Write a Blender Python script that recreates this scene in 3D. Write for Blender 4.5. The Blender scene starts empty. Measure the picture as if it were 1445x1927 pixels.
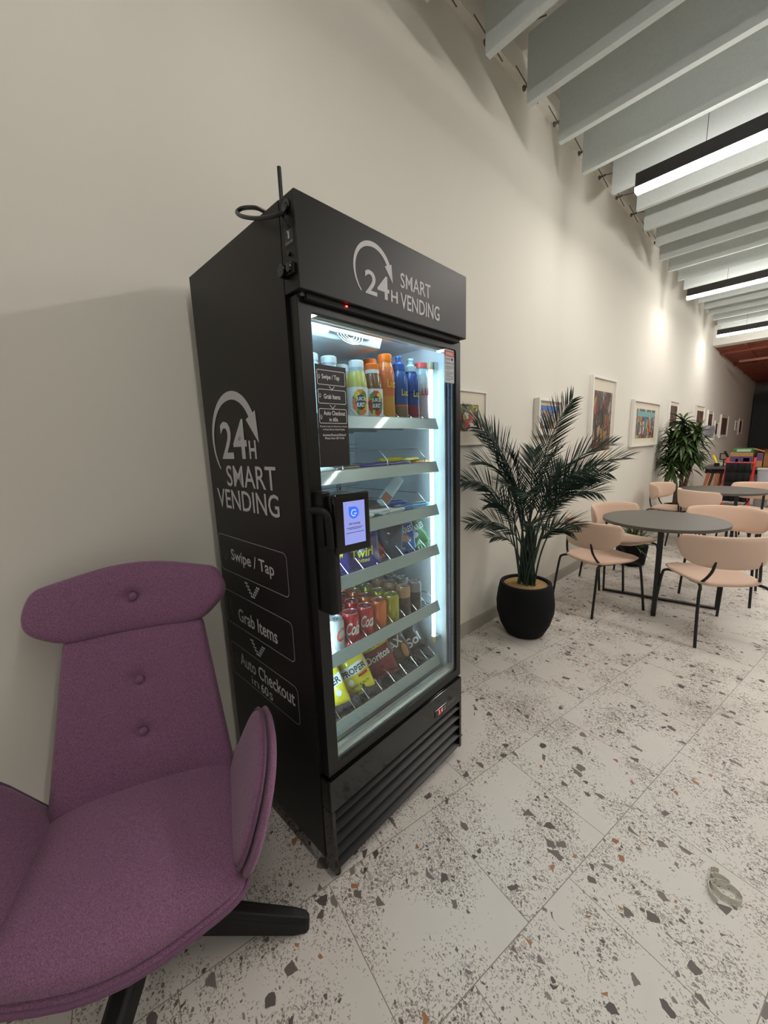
import bpy, bmesh, math, random
from mathutils import Vector, Matrix
random.seed(7)
S = bpy.context.scene
C = S.collection
PI = math.pi

# ---------------------------------------------------------------- camera
cam_d = bpy.data.cameras.new('camera')
cam_d.sensor_fit = 'VERTICAL'
cam_d.sensor_height = 36.0
cam_d.sensor_width = 36.0 * 1445 / 1927
cam_d.lens = 725.49 / 1927 * 36.0
cam_d.clip_start = 0.05
cam_o = bpy.data.objects.new('camera', cam_d)
C.objects.link(cam_o)
_yaw, _pitch, _roll = 0.83352, 0.17256, -0.03445
_fw = Vector((-math.sin(_yaw) * math.cos(_pitch), math.cos(_yaw) * math.cos(_pitch), -math.sin(_pitch)))
_r0 = Vector((math.cos(_yaw), math.sin(_yaw), 0))
_u0 = _r0.cross(_fw)
_r = _r0 * math.cos(_roll) + _u0 * math.sin(_roll)
_u = -_r0 * math.sin(_roll) + _u0 * math.cos(_roll)
_m = Matrix((_r, _u, -_fw)).transposed().to_4x4()
_m.translation = Vector((1.6929, 0, 1.5))
cam_o.matrix_world = _m
S.camera = cam_o

# ---------------------------------------------------------------- world, exposure
w = bpy.data.worlds.new('world')
S.world = w
w.use_nodes = True
_bg = w.node_tree.nodes['Background']
_bg.inputs[0].default_value = (1.0, 0.97, 0.92, 1)
WORLD_STRENGTH = 0.06
_bg.inputs[1].default_value = WORLD_STRENGTH
LAMP_STRENGTH = 22.0
LED_STRENGTH = 2.1
S.view_settings.view_transform = 'Standard'
S.view_settings.look = 'None'
S.view_settings.gamma = 1.0
S.view_settings.use_curve_mapping = False
S.view_settings.exposure = 1.52
S.cycles.max_bounces = 8
S.cycles.transparent_max_bounces = 16
S.cycles.caustics_reflective = False
S.cycles.caustics_refractive = False
S.cycles.sample_clamp_indirect = 4.0

# ---------------------------------------------------------------- materials
def lin(c):
    c = c / 255.0
    return c / 12.92 if c <= 0.04045 else ((c + 0.055) / 1.055) ** 2.4
def rgb(r, g, b): return (lin(r), lin(g), lin(b), 1)

def mat(name, col, rough=0.5, metal=0.0, spec=0.5, emit=None, es=0.0, coat=0.0, sheen=0.0, noise=None, bump=None, trans=0.0):
    """Principled material; NOISE = (scale, amount) varies the colour, BUMP = (scale, strength)."""
    m = bpy.data.materials.new(name)
    m.use_nodes = True
    nt = m.node_tree
    b = nt.nodes['Principled BSDF']
    b.inputs['Base Color'].default_value = col
    b.inputs['Roughness'].default_value = rough
    b.inputs['Metallic'].default_value = metal
    b.inputs['Specular IOR Level'].default_value = spec
    b.inputs['Coat Weight'].default_value = coat
    b.inputs['Sheen Weight'].default_value = sheen
    b.inputs['Transmission Weight'].default_value = trans
    if emit:
        b.inputs['Emission Color'].default_value = emit
        b.inputs['Emission Strength'].default_value = es
    if noise or bump:
        tc = nt.nodes.new('ShaderNodeTexCoord')
    if noise:
        n = nt.nodes.new('ShaderNodeTexNoise'); n.inputs['Scale'].default_value = noise[0]; n.inputs['Detail'].default_value = 3
        nt.links.new(tc.outputs['Object'], n.inputs['Vector'])
        r = nt.nodes.new('ShaderNodeMapRange')
        r.inputs['From Min'].default_value = 0.3; r.inputs['From Max'].default_value = 0.7
        r.inputs['To Min'].default_value = 1 - noise[1]; r.inputs['To Max'].default_value = 1 + noise[1]
        nt.links.new(n.outputs['Fac'], r.inputs['Value'])
        x = nt.nodes.new('ShaderNodeVectorMath'); x.operation = 'SCALE'
        x.inputs[0].default_value = col[:3]
        nt.links.new(r.outputs['Result'], x.inputs['Scale'])
        nt.links.new(x.outputs[0], b.inputs['Base Color'])
    if bump:
        n2 = nt.nodes.new('ShaderNodeTexNoise'); n2.inputs['Scale'].default_value = bump[0]; n2.inputs['Detail'].default_value = 2
        nt.links.new(tc.outputs['Object'], n2.inputs['Vector'])
        bp = nt.nodes.new('ShaderNodeBump'); bp.inputs['Strength'].default_value = bump[1]; bp.inputs['Distance'].default_value = 0.002
        nt.links.new(n2.outputs['Fac'], bp.inputs['Height'])
        nt.links.new(bp.outputs[0], b.inputs['Normal'])
    return m

def glass_mat(name, tint=(1, 1, 1, 1), refl=1.0, rough=0.0):
    """Thin pane: clear, with a Fresnel mirror on top."""
    m = bpy.data.materials.new(name); m.use_nodes = True
    nt = m.node_tree; nt.nodes.clear()
    out = nt.nodes.new('ShaderNodeOutputMaterial')
    t = nt.nodes.new('ShaderNodeBsdfTransparent'); t.inputs[0].default_value = tint
    g = nt.nodes.new('ShaderNodeBsdfGlossy'); g.inputs['Roughness'].default_value = rough
    lw = nt.nodes.new('ShaderNodeLayerWeight'); lw.inputs['Blend'].default_value = 0.5
    pw = nt.nodes.new('ShaderNodeMath'); pw.operation = 'POWER'; pw.inputs[1].default_value = 5.0
    nt.links.new(lw.outputs['Facing'], pw.inputs[0])
    k = nt.nodes.new('ShaderNodeMath'); k.operation = 'MULTIPLY_ADD'; k.inputs[1].default_value = 0.95 * refl; k.inputs[2].default_value = 0.04 * refl
    nt.links.new(pw.outputs[0], k.inputs[0])
    mx = nt.nodes.new('ShaderNodeMixShader')
    nt.links.new(k.outputs[0], mx.inputs[0])
    nt.links.new(t.outputs[0], mx.inputs[1]); nt.links.new(g.outputs[0], mx.inputs[2])
    nt.links.new(mx.outputs[0], out.inputs[0])
    return m

def ramp_mat(name, stops, axis=2, rough=0.4, spec=0.5, coat=0.0, warp=0.0, scale=1.0):
    """Bands of colour along one axis of the object's own bounding box: printed packaging."""
    m = bpy.data.materials.new(name); m.use_nodes = True
    nt = m.node_tree; b = nt.nodes['Principled BSDF']
    b.inputs['Roughness'].default_value = rough
    b.inputs['Coat Weight'].default_value = coat
    b.inputs['Specular IOR Level'].default_value = spec
    tc = nt.nodes.new('ShaderNodeTexCoord')
    sp = nt.nodes.new('ShaderNodeSeparateXYZ')
    nt.links.new(tc.outputs['Generated'], sp.inputs[0])
    src = sp.outputs[axis]
    if warp:
        n = nt.nodes.new('ShaderNodeTexNoise'); n.inputs['Scale'].default_value = 5 * scale
        nt.links.new(tc.outputs['Generated'], n.inputs['Vector'])
        a = nt.nodes.new('ShaderNodeMath'); a.operation = 'MULTIPLY_ADD'
        a.inputs[1].default_value = warp
        nt.links.new(n.outputs['Fac'], a.inputs[0]); nt.links.new(src, a.inputs[2])
        s2 = nt.nodes.new('ShaderNodeMath'); s2.operation = 'SUBTRACT'; s2.inputs[1].default_value = warp * 0.5
        nt.links.new(a.outputs[0], s2.inputs[0]); src = s2.outputs[0]
    r = nt.nodes.new('ShaderNodeValToRGB'); r.color_ramp.interpolation = 'CONSTANT'
    els = r.color_ramp.elements
    els[0].position = stops[0][0]; els[0].color = stops[0][1]
    els[1].position = stops[1][0]; els[1].color = stops[1][1]
    for p, c in stops[2:]:
        e = els.new(p); e.color = c
    nt.links.new(src, r.inputs[0]); nt.links.new(r.outputs[0], b.inputs['Base Color'])
    return m

def art_mat(name, cols, scale=9.0, stretch=(1, 1, 1)):
    """Abstract city-like painting: angular patches and dark strokes."""
    m = bpy.data.materials.new(name); m.use_nodes = True
    nt = m.node_tree; b = nt.nodes['Principled BSDF']; b.inputs['Roughness'].default_value = 0.5
    tc = nt.nodes.new('ShaderNodeTexCoord')
    mp = nt.nodes.new('ShaderNodeMapping'); mp.inputs['Scale'].default_value = stretch
    nt.links.new(tc.outputs['Object'], mp.inputs[0])
    nz = nt.nodes.new('ShaderNodeTexNoise'); nz.inputs['Scale'].default_value = scale * 0.7; nz.inputs['Detail'].default_value = 3
    nt.links.new(mp.outputs[0], nz.inputs['Vector'])
    wp = nt.nodes.new('ShaderNodeVectorMath'); wp.operation = 'MULTIPLY_ADD'; wp.inputs[1].default_value = (0.9 / scale,) * 3
    nt.links.new(nz.outputs['Color'], wp.inputs[0]); nt.links.new(mp.outputs[0], wp.inputs[2]); mp = wp
    v = nt.nodes.new('ShaderNodeTexVoronoi'); v.inputs['Scale'].default_value = scale; v.distance = 'CHEBYCHEV'
    nt.links.new(mp.outputs[0], v.inputs['Vector'])
    sp = nt.nodes.new('ShaderNodeSeparateColor'); nt.links.new(v.outputs['Color'], sp.inputs[0])
    r = nt.nodes.new('ShaderNodeValToRGB'); r.color_ramp.interpolation = 'CONSTANT'
    e = r.color_ramp.elements
    n = len(cols)
    e[0].position = 0; e[0].color = cols[0]; e[1].position = 1.0 / n; e[1].color = cols[1]
    for i in range(2, n):
        k = e.new(i / n); k.color = cols[i]
    nt.links.new(sp.outputs[0], r.inputs[0])
    v2 = nt.nodes.new('ShaderNodeTexVoronoi'); v2.feature = 'DISTANCE_TO_EDGE'; v2.inputs['Scale'].default_value = scale * 0.8
    nt.links.new(mp.outputs[0], v2.inputs['Vector'])
    st = nt.nodes.new('ShaderNodeMath'); st.operation = 'GREATER_THAN'; st.inputs[1].default_value = 0.035
    nt.links.new(v2.outputs[0], st.inputs[0])
    mx = nt.nodes.new('ShaderNodeMix'); mx.data_type = 'RGBA'
    mx.inputs['A'].default_value = (0.02, 0.018, 0.02, 1)
    nt.links.new(st.outputs[0], mx.inputs['Factor']); nt.links.new(r.outputs[0], mx.inputs['B'])
    nt.links.new(mx.outputs['Result'], b.inputs['Base Color'])
    return m

def terrazzo():
    m = bpy.data.materials.new('terrazzo_tiles'); m.use_nodes = True
    nt = m.node_tree; N = nt.nodes; L = nt.links
    b = N['Principled BSDF']; b.inputs['Roughness'].default_value = 0.42
    b.inputs['Specular IOR Level'].default_value = 0.35
    tc = N.new('ShaderNodeTexCoord')
    mp = N.new('ShaderNodeMapping'); mp.vector_type = 'POINT'
    mp.inputs['Rotation'].default_value = (0, 0, math.radians(8.5))
    L.new(tc.outputs['Object'], mp.inputs[0])           # x across the rows, y along them
    def M(op, a, bb=None, c=None):
        n = N.new('ShaderNodeMath'); n.operation = op
        for i, v in enumerate((a, bb, c)):
            if v is None: continue
            if isinstance(v, (int, float)): n.inputs[i].default_value = v
            else: L.new(v, n.inputs[i])
        return n.outputs[0]
    sp = N.new('ShaderNodeSeparateXYZ'); L.new(mp.outputs[0], sp.inputs[0])
    T = 0.468
    row = M('DIVIDE', M('SUBTRACT', sp.outputs[0], 0.158), T)
    ri = M('FLOOR', row)
    odd = M('MODULO', M('ADD', ri, 100), 2.0)
    col = M('DIVIDE', M('SUBTRACT', sp.outputs[1], M('ADD', M('MULTIPLY', odd, 0.245 - 0.0), 0.665 - 0.245)), T)
    ci = M('FLOOR', col)
    rf = M('ABSOLUTE', M('SUBTRACT', M('FRACT', row), 0.5))
    cf = M('ABSOLUTE', M('SUBTRACT', M('FRACT', col), 0.5))
    seam = M('GREATER_THAN', M('MAXIMUM', rf, cf), 0.5 - 0.0028)
    # every tile shows another piece of the pattern
    cb = N.new('ShaderNodeCombineXYZ'); L.new(ri, cb.inputs[0]); L.new(ci, cb.inputs[1])
    wn = N.new('ShaderNodeTexWhiteNoise'); wn.noise_dimensions = '2D'; L.new(cb.outputs[0], wn.inputs['Vector'])
    off = N.new('ShaderNodeVectorMath'); off.operation = 'SCALE'; off.inputs['Scale'].default_value = 17.0
    L.new(wn.outputs['Color'], off.inputs[0])
    pv = N.new('ShaderNodeVectorMath'); L.new(mp.outputs[0], pv.inputs[0]); L.new(off.outputs[0], pv.inputs[1])
    # density clouds
    nz = N.new('ShaderNodeTexNoise'); nz.noise_dimensions = '2D'; nz.inputs['Scale'].default_value = 4.2; nz.inputs['Detail'].default_value = 2.5
    L.new(pv.outputs[0], nz.inputs['Vector'])
    nd = N.new('ShaderNodeTexNoise'); nd.noise_dimensions = '2D'; nd.inputs['Scale'].default_value = 30; nd.inputs['Detail'].default_value = 2
    L.new(pv.outputs[0], nd.inputs['Vector'])
    dist = N.new('ShaderNodeVectorMath'); dist.operation = 'MULTIPLY_ADD'
    dist.inputs[1].default_value = (0.014, 0.014, 0)
    L.new(nd.outputs['Color'], dist.inputs[0]); L.new(pv.outputs[0], dist.inputs[2])
    base = N.new('ShaderNodeMix'); base.data_type = 'RGBA'
    base.inputs['A'].default_value = rgb(206, 201, 194); base.inputs['B'].default_value = rgb(226, 221, 213)
    L.new(nz.outputs['Fac'], base.inputs['Factor'])
    cur = base.outputs['Result']
    def chips(scale, keep, edge, c0, c1, dens, rnd=1.0, stretch=(1, 1, 1)):
        nonlocal cur
        src = dist.outputs[0]
        if stretch != (1, 1, 1):
            s = N.new('ShaderNodeMapping'); s.inputs['Scale'].default_value = stretch; s.inputs['Rotation'].default_value = (0, 0, 0.7)
            L.new(src, s.inputs[0]); src = s.outputs[0]
        v = N.new('ShaderNodeTexVoronoi'); v.voronoi_dimensions = '2D'; v.inputs['Scale'].default_value = scale; v.inputs['Randomness'].default_value = rnd
        e = N.new('ShaderNodeTexVoronoi'); e.voronoi_dimensions = '2D'; e.feature = 'DISTANCE_TO_EDGE'; e.inputs['Scale'].default_value = scale; e.inputs['Randomness'].default_value = rnd
        L.new(src, v.inputs['Vector']); L.new(src, e.inputs['Vector'])
        s = N.new('ShaderNodeSeparateColor'); L.new(v.outputs['Color'], s.inputs[0])
        th = M('MULTIPLY_ADD', nz.outputs['Fac'], -dens, keep + dens * 0.5)      # noise high -> lower threshold -> more chips
        k = M('MULTIPLY', M('GREATER_THAN', s.outputs[0], th), M('GREATER_THAN', e.outputs[0], M('MULTIPLY_ADD', s.outputs[2], edge, edge * 0.5)))
        cc = N.new('ShaderNodeMix'); cc.data_type = 'RGBA'; cc.inputs['A'].default_value = c0; cc.inputs['B'].default_value = c1
        L.new(s.outputs[1], cc.inputs['Factor'])
        mx = N.new('ShaderNodeMix'); mx.data_type = 'RGBA'
        L.new(k, mx.inputs['Factor']); L.new(cur, mx.inputs['A']); L.new(cc.outputs['Result'], mx.inputs['B'])
        cur = mx.outputs['Result']
    chips(230, 0.76, 0.12, rgb(142, 134, 128), rgb(186, 178, 170), 1.7)
    chips(125, 0.86, 0.16, rgb(112, 104, 99), rgb(166, 157, 149), 1.5, stretch=(1, 1.4, 1))
    chips(64, 0.925, 0.20, rgb(94, 86, 84), rgb(150, 140, 134), 0.8, stretch=(1, 1.4, 1))
    chips(25, 0.945, 0.15, rgb(84, 76, 75), rgb(130, 119, 114), 0.2, stretch=(1, 1.25, 1))
    chips(42, 0.991, 0.20, rgb(150, 92, 62), rgb(168, 128, 92), 0.05)
    sm = N.new('ShaderNodeMix'); sm.data_type = 'RGBA'; sm.inputs['B'].default_value = rgb(138, 131, 124)
    L.new(seam, sm.inputs['Factor']); L.new(cur, sm.inputs['A'])
    L.new(sm.outputs['Result'], b.inputs['Base Color'])
    return m

M_floor = terrazzo()
M_wall = mat('painted_wall', rgb(227, 224, 214), 0.85, spec=0.2, bump=(180, 0.06))
M_skirt = mat('grey_green_skirting', rgb(176, 172, 160), 0.6)
M_white = mat('white_paint', rgb(226, 224, 218), 0.6)
M_baffle = mat('acoustic_felt', rgb(200, 206, 205), 0.9, spec=0.1, noise=(60, 0.03))
M_ceil = mat('ceiling_paint', rgb(205, 202, 194), 0.9)
M_black = mat('black_powder_coat', rgb(19, 18, 18), 0.5, spec=0.35)
M_wrap = mat('black_vinyl_wrap', rgb(25, 23, 22), 0.45, spec=0.35, bump=(900, 0.05))
M_gloss = mat('gloss_black_panel', rgb(14, 14, 14), 0.1, spec=0.55)
M_dark = mat('dark_void', rgb(10, 10, 10), 0.7)
M_blackmetal = mat('black_metal_tube', rgb(20, 19, 20), 0.4)
M_letter = mat('silver_grey_lettering', rgb(196, 194, 196), 0.55)
M_line = mat('grey_outline', rgb(150, 150, 152), 0.6)
M_chrome = mat('bright_wire', rgb(215, 218, 218), 0.2, metal=1.0)
M_alu = mat('brushed_aluminium', rgb(196, 200, 200), 0.3, metal=0.9)
M_liner = mat('white_liner', rgb(222, 228, 232), 0.45)
M_rail = mat('grey_price_rail', rgb(165, 178, 176), 0.25, spec=0.6, coat=0.4)
M_pink = mat('blush_fabric', rgb(222, 192, 171), 0.9, sheen=0.3, spec=0.15, bump=(400, 0.15))
M_purple = mat('plum_wool', rgb(136, 97, 125), 0.95, sheen=0.25, spec=0.1, noise=(330, 0.34), bump=(320, 0.5))
M_seam = mat('plum_piping', rgb(112, 80, 104), 0.95, sheen=0.2, spec=0.1, noise=(200, 0.1))
M_table = mat('charcoal_laminate', rgb(92, 88, 82), 0.4, spec=0.4)
M_pot = mat('matte_navy_black_pot', rgb(17, 19, 22), 0.75, spec=0.2, bump=(120, 0.1))
M_soil = mat('tan_pebble_topping', rgb(160, 128, 84), 0.95, noise=(90, 0.35), bump=(120, 0.9))
M_frond = mat('dark_palm_green', rgb(36, 60, 48), 0.5, noise=(14, 0.3))
M_stem = mat('palm_stem_green', rgb(34, 46, 34), 0.6, noise=(20, 0.2))
M_leaf = mat('glossy_leaf_green', rgb(62, 84, 42), 0.4, noise=(9, 0.45))
M_bark = mat('brown_bark', rgb(86, 66, 48), 0.9, noise=(30, 0.3), bump=(60, 0.6))
M_glow2 = mat('lamp_diffuser_dimmed', (1, 1, 1, 1), 0.5, emit=(1.0, 0.945, 0.88, 1), es=LAMP_STRENGTH * 0.43)
M_glow = mat('lamp_diffuser', (1, 1, 1, 1), 0.5, emit=(1.0, 0.945, 0.88, 1), es=LAMP_STRENGTH)
M_led_fill = mat('hidden_led_fill', (1, 1, 1, 1), 0.5, emit=(0.56, 0.82, 1.0, 1), es=LED_STRENGTH * 5.0)  # for the added, hidden tubes that brighten the cabinet interior
M_led = mat('cool_led_tube', (1, 1, 1, 1), 0.5, emit=(0.62, 0.88, 1.0, 1), es=LED_STRENGTH)
M_pane = glass_mat('door_glass', (0.93, 0.97, 0.96, 1), 1.15)

# ---------------------------------------------------------------- mesh helpers
class MB:
    """Collects shapes in one bmesh; build() links them as ONE object."""
    def __init__(self): self.bm = bmesh.new(); self.mi = 0
    def face(self, pts):
        vs = [self.bm.verts.new(p) for p in pts]
        f = self.bm.faces.new(vs); f.material_index = self.mi; return f
    def box(self, lo, hi, mtx=None):
        x0, y0, z0 = lo; x1, y1, z1 = hi
        P = [(x0, y0, z0), (x1, y0, z0), (x1, y1, z0), (x0, y1, z0), (x0, y0, z1), (x1, y0, z1), (x1, y1, z1), (x0, y1, z1)]
        if mtx is not None: P = [mtx @ Vector(p) for p in P]
        v = [self.bm.verts.new(p) for p in P]
        for q in ((0, 3, 2, 1), (4, 5, 6, 7), (0, 1, 5, 4), (1, 2, 6, 5), (2, 3, 7, 6), (3, 0, 4, 7)):
            f = self.bm.faces.new([v[i] for i in q]); f.material_index = self.mi
        return self
    def rings(self, rings, cap=True, closed=False):
        R = [[self.bm.verts.new(p) for p in r] for r in rings]
        n = len(R[0])
        pairs = list(zip(R, R[1:])) + ([(R[-1], R[0])] if closed else [])
        for a, b in pairs:
            for i in range(n):
                f = self.bm.faces.new((a[i], a[(i + 1) % n], b[(i + 1) % n], b[i])); f.material_index = self.mi
        if cap and not closed:
            f = self.bm.faces.new(R[0][::-1]); f.material_index = self.mi
            f = self.bm.faces.new(R[-1]); f.material_index = self.mi
        return self
    def tube(self, pts, r, seg=8, cap=True):
        pts = [Vector(p) for p in pts]
        rad = r if isinstance(r, (list, tuple)) else [r] * len(pts)
        rings = []; nrm = None
        for i, p in enumerate(pts):
            t = (pts[min(i + 1, len(pts) - 1)] - pts[max(i - 1, 0)]).normalized()
            if nrm is None:
                nrm = t.cross(Vector((0, 0, 1)))
                if nrm.length < 1e-3: nrm = t.cross(Vector((1, 0, 0)))
            nrm = (nrm - t * nrm.dot(t)).normalized()
            bn = t.cross(nrm)
            rings.append([p + (nrm * math.cos(a) + bn * math.sin(a)) * rad[i] for a in [2 * PI * k / seg for k in range(seg)]])
        return self.rings(rings, cap)
    def flatbar(self, p0, p1, side, w0, w1, t):
        """Flat bar from p0 to p1, widths w0 -> w1 along SIDE, thickness t."""
        p0, p1 = Vector(p0), Vector(p1); s = Vector(side).normalized(); ax = (p1 - p0).normalized(); n = ax.cross(s).normalized()
        return self.rings([[p + s * (a * ww / 2) + n * (b * t / 2) for a, b in ((-1, -1), (1, -1), (1, 1), (-1, 1))] for p, ww in ((p0, w0), (p1, w1))])
    def lathe(self, prof, seg=32, o=(0, 0, 0), cap=True):
        o = Vector(o)
        return self.rings([[o + Vector((max(r, 1e-4) * math.cos(a), max(r, 1e-4) * math.sin(a), z)) for a in [2 * PI * k / seg for k in range(seg)]] for r, z in prof], cap)
    def prism(self, poly, fn, h0, h1):
        """poly: 2D outline; fn(a, b, h) -> xyz; between heights h0 and h1."""
        return self.rings([[fn(a, b, h) for a, b in poly] for h in (h0, h1)])
    def ring_prism(self, outer, inner, fn, h0, h1):
        """Frame between two outlines with the same number of points."""
        n = len(outer)
        L = [[self.bm.verts.new(fn(a, b, h)) for a, b in o] for h in (h0, h1) for o in (outer, inner)]
        for i in range(n):
            j = (i + 1) % n
            for q in ((L[0][i], L[0][j], L[1][j], L[1][i]), (L[2][i], L[3][i], L[3][j], L[2][j]), (L[0][i], L[2][i], L[2][j], L[0][j]), (L[1][i], L[1][j], L[3][j], L[3][i])):
                f = self.bm.faces.new(q); f.material_index = self.mi
        return self
    def pillow(self, outline, fn, front, back, n=8, p=2.4, extra=None):
        """Stuffed pad over a star-shaped outline: fn(a, b, h) -> xyz, h from -back to +front."""
        ca = sum(a for a, b in outline) / len(outline); cb = sum(b for a, b in outline) / len(outline)
        def ring(s, sign, top):
            h = top * max(0.0, 1 - s ** p) ** (1 / p) * sign
            out = []
            for a, b in outline:
                x, y = ca + (a - ca) * s, cb + (b - cb) * s
                e = extra(x, y) if (extra and sign > 0) else 0
                out.append(fn(x, y, h + e))
            return out
        ss = [math.sin(PI / 2 * k / n) for k in range(1, n + 1)]
        ss = [0.5 * s + 0.5 * k / n for k, s in enumerate(ss, 1)]
        rings = [ring(s, 1, front) for s in [0.02] + ss[:-1]] + [ring(1, 1, front)] + [ring(s, -1, back) for s in reversed([0.02] + ss[:-1])]
        return self.rings(rings)
    def build(self, name, m, parent=None, smooth=False, bevel=0.0, loc=None, rotz=0.0, seg=2, kind=None, label=None):
        bmesh.ops.recalc_face_normals(self.bm, faces=self.bm.faces)
        me = bpy.data.meshes.new(name); self.bm.to_mesh(me); self.bm.free()
        for x in (m if isinstance(m, (list, tuple)) else [m]): me.materials.append(x)
        if smooth:
            me.polygons.foreach_set('use_smooth', [True] * len(me.polygons))
        o = bpy.data.objects.new(name, me); C.objects.link(o)
        if smooth and smooth != 'all':
            me.set_sharp_from_angle(angle=math.radians(40))
        if bevel:
            b = o.modifiers.new('bevel', 'BEVEL'); b.width = bevel; b.segments = seg; b.limit_method = 'ANGLE'; b.angle_limit = math.radians(40)
        if parent: o.parent = parent
        if loc: o.location = loc
        if rotz: o.rotation_euler = (0, 0, rotz)
        if kind: o['kind'] = kind
        if label: o['label'] = label
        return o

def thing(name, label, cat, loc=(0, 0, 0), rotz=0.0, group=None):
    o = bpy.data.objects.new(name, None); C.objects.link(o)
    o.empty_display_size = 0.05
    o.location = loc; o.rotation_euler = (0, 0, rotz)
    return tag(o, label, cat, group)
def tag(o, label, cat, group=None):
    o['label'] = label; o['category'] = cat
    if group: o['group'] = group
    return o
def dup(root, loc, rotz, label, group=None):
    r = root.copy(); C.objects.link(r); r.location = loc; r.rotation_euler = (0, 0, rotz); r['label'] = label
    if group: r['group'] = group
    for ch in list(root.children):
        c = ch.copy(); C.objects.link(c); c.parent = r
        for g in list(ch.children):
            d = g.copy(); C.objects.link(d); d.parent = c
    return r

def rrect(x0, y0, x1, y1, r, n=5):
    out = []
    for cx, cy, a0 in ((x1 - r, y0 + r, -90), (x1 - r, y1 - r, 0), (x0 + r, y1 - r, 90), (x0 + r, y0 + r, 180)):
        for k in range(n + 1):
            a = math.radians(a0 + 90 * k / n); out.append((cx + r * math.cos(a), cy + r * math.sin(a)))
    return out
def rpoly(pts, r, n=5):
    """Rounded corners on a polygon; r may be one value or one per corner."""
    out = []; N = len(pts)
    for i, p in enumerate(pts):
        p = Vector(p); a = Vector(pts[i - 1]); b = Vector(pts[(i + 1) % N]); rr = r[i] if isinstance(r, (list, tuple)) else r
        da = min(rr, (a - p).length * 0.48); db = min(rr, (b - p).length * 0.48)
        s = p + (a - p).normalized() * da; e = p + (b - p).normalized() * db
        for k in range(n + 1):
            t = k / n; q = s * (1 - t) ** 2 + p * 2 * t * (1 - t) + e * t * t; out.append((q.x, q.y))
    return out
def densify(poly, step=0.02):
    out = []
    for i, p in enumerate(poly):
        q = poly[(i + 1) % len(poly)]; d = math.hypot(q[0] - p[0], q[1] - p[1]); n = max(1, int(d / step))
        for k in range(n): out.append((p[0] + (q[0] - p[0]) * k / n, p[1] + (q[1] - p[1]) * k / n))
    return out
def bez(p0, p1, p2, n):
    p0, p1, p2 = Vector(p0), Vector(p1), Vector(p2)
    return [p0 * (1 - t) ** 2 + p1 * 2 * t * (1 - t) + p2 * t * t for t in [k / n for k in range(n + 1)]]
def smooth_path(pts, n=6):
    """Catmull-Rom through the points."""
    P = [Vector(p) for p in pts]; P = [P[0] * 2 - P[1]] + P + [P[-1] * 2 - P[-2]]
    out = []
    for i in range(1, len(P) - 2):
        for k in range(n):
            t = k / n
            out.append(0.5 * ((2 * P[i]) + (P[i + 1] - P[i - 1]) * t + (2 * P[i - 1] - 5 * P[i] + 4 * P[i + 1] - P[i + 2]) * t * t + (3 * P[i] - P[i - 1] - 3 * P[i + 1] + P[i + 2]) * t ** 3))
    out.append(P[-2]); return out

def text_polys(body, bold=0.0, shear=0.0):
    cu = bpy.data.curves.new('lettering', 'FONT'); cu.body = body; cu.size = 1.0; cu.resolution_u = 3
    cu.offset = bold; cu.shear = shear
    o = bpy.data.objects.new('lettering', cu); C.objects.link(o)
    dg = bpy.context.evaluated_depsgraph_get()
    me = bpy.data.meshes.new_from_object(o.evaluated_get(dg))
    V = [(v.co.x, v.co.y) for v in me.vertices]; F = [tuple(p.vertices) for p in me.polygons]
    bpy.data.objects.remove(o); bpy.data.curves.remove(cu); bpy.data.meshes.remove(me)
    return V, F
def text_into(mb, body, fn, x0, z0, x1, z1, bold=0.012, shear=0.0, h=0.0):
    """Letters filling the box x0..x1, z0..z1 of a surface; fn(a, b, h) -> xyz."""
    V, F = text_polys(body, bold, shear)
    ax0 = min(v[0] for v in V); ax1 = max(v[0] for v in V); ay0 = min(v[1] for v in V); ay1 = max(v[1] for v in V)
    sx = (x1 - x0) / max(1e-6, ax1 - ax0); sz = (z1 - z0) / max(1e-6, ay1 - ay0)
    vs = [mb.bm.verts.new(fn(x0 + (x - ax0) * sx, z0 + (y - ay0) * sz, h)) for x, y in V]
    for f in F:
        try:
            q = mb.bm.faces.new([vs[i] for i in f]); q.material_index = mb.mi
        except ValueError: pass
def flat(mb, poly, fn, h=0.0):
    mb.face([fn(a, b, h) for a, b in poly])
def disc(mb, ca, cb, ra, rb, fn, h=0.0, n=14, rings=3):
    """Flat-printed oval that follows a curved surface."""
    for k in range(rings):
        s0, s1 = k / rings + 0.001, (k + 1) / rings
        for j in range(n):
            q0, q1 = 2 * PI * j / n, 2 * PI * (j + 1) / n
            mb.face([fn(ca + ra * s * math.cos(q), cb + rb * s * math.sin(q), h) for s, q in ((s0, q0), (s1, q0), (s1, q1), (s0, q1))])
def stroke(mb, pts, wd, fn, h=0.0):
    """Flat line of width wd through 2D points."""
    P = [Vector(p) for p in pts]; L = []; R = []
    for i, p in enumerate(P):
        t = (P[min(i + 1, len(P) - 1)] - P[max(0, i - 1)]).normalized(); n = Vector((-t.y, t.x)) * (wd / 2); L.append(p + n); R.append(p - n)
    for i in range(len(P) - 1):
        mb.face([fn(*q, h) for q in (R[i], R[i + 1], L[i + 1], L[i])])
def outline_box(mb, x0, z0, x1, z1, r, wd, fn, h=0.0):
    o = rrect(x0, z0, x1, z1, r); i = rrect(x0 + wd, z0 + wd, x1 - wd, z1 - wd, max(r - wd, 0.001))
    n = len(o)
    for k in range(n):
        j = (k + 1) % n; mb.face([fn(*q, h) for q in (o[k], o[j], i[j], i[k])])

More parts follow.
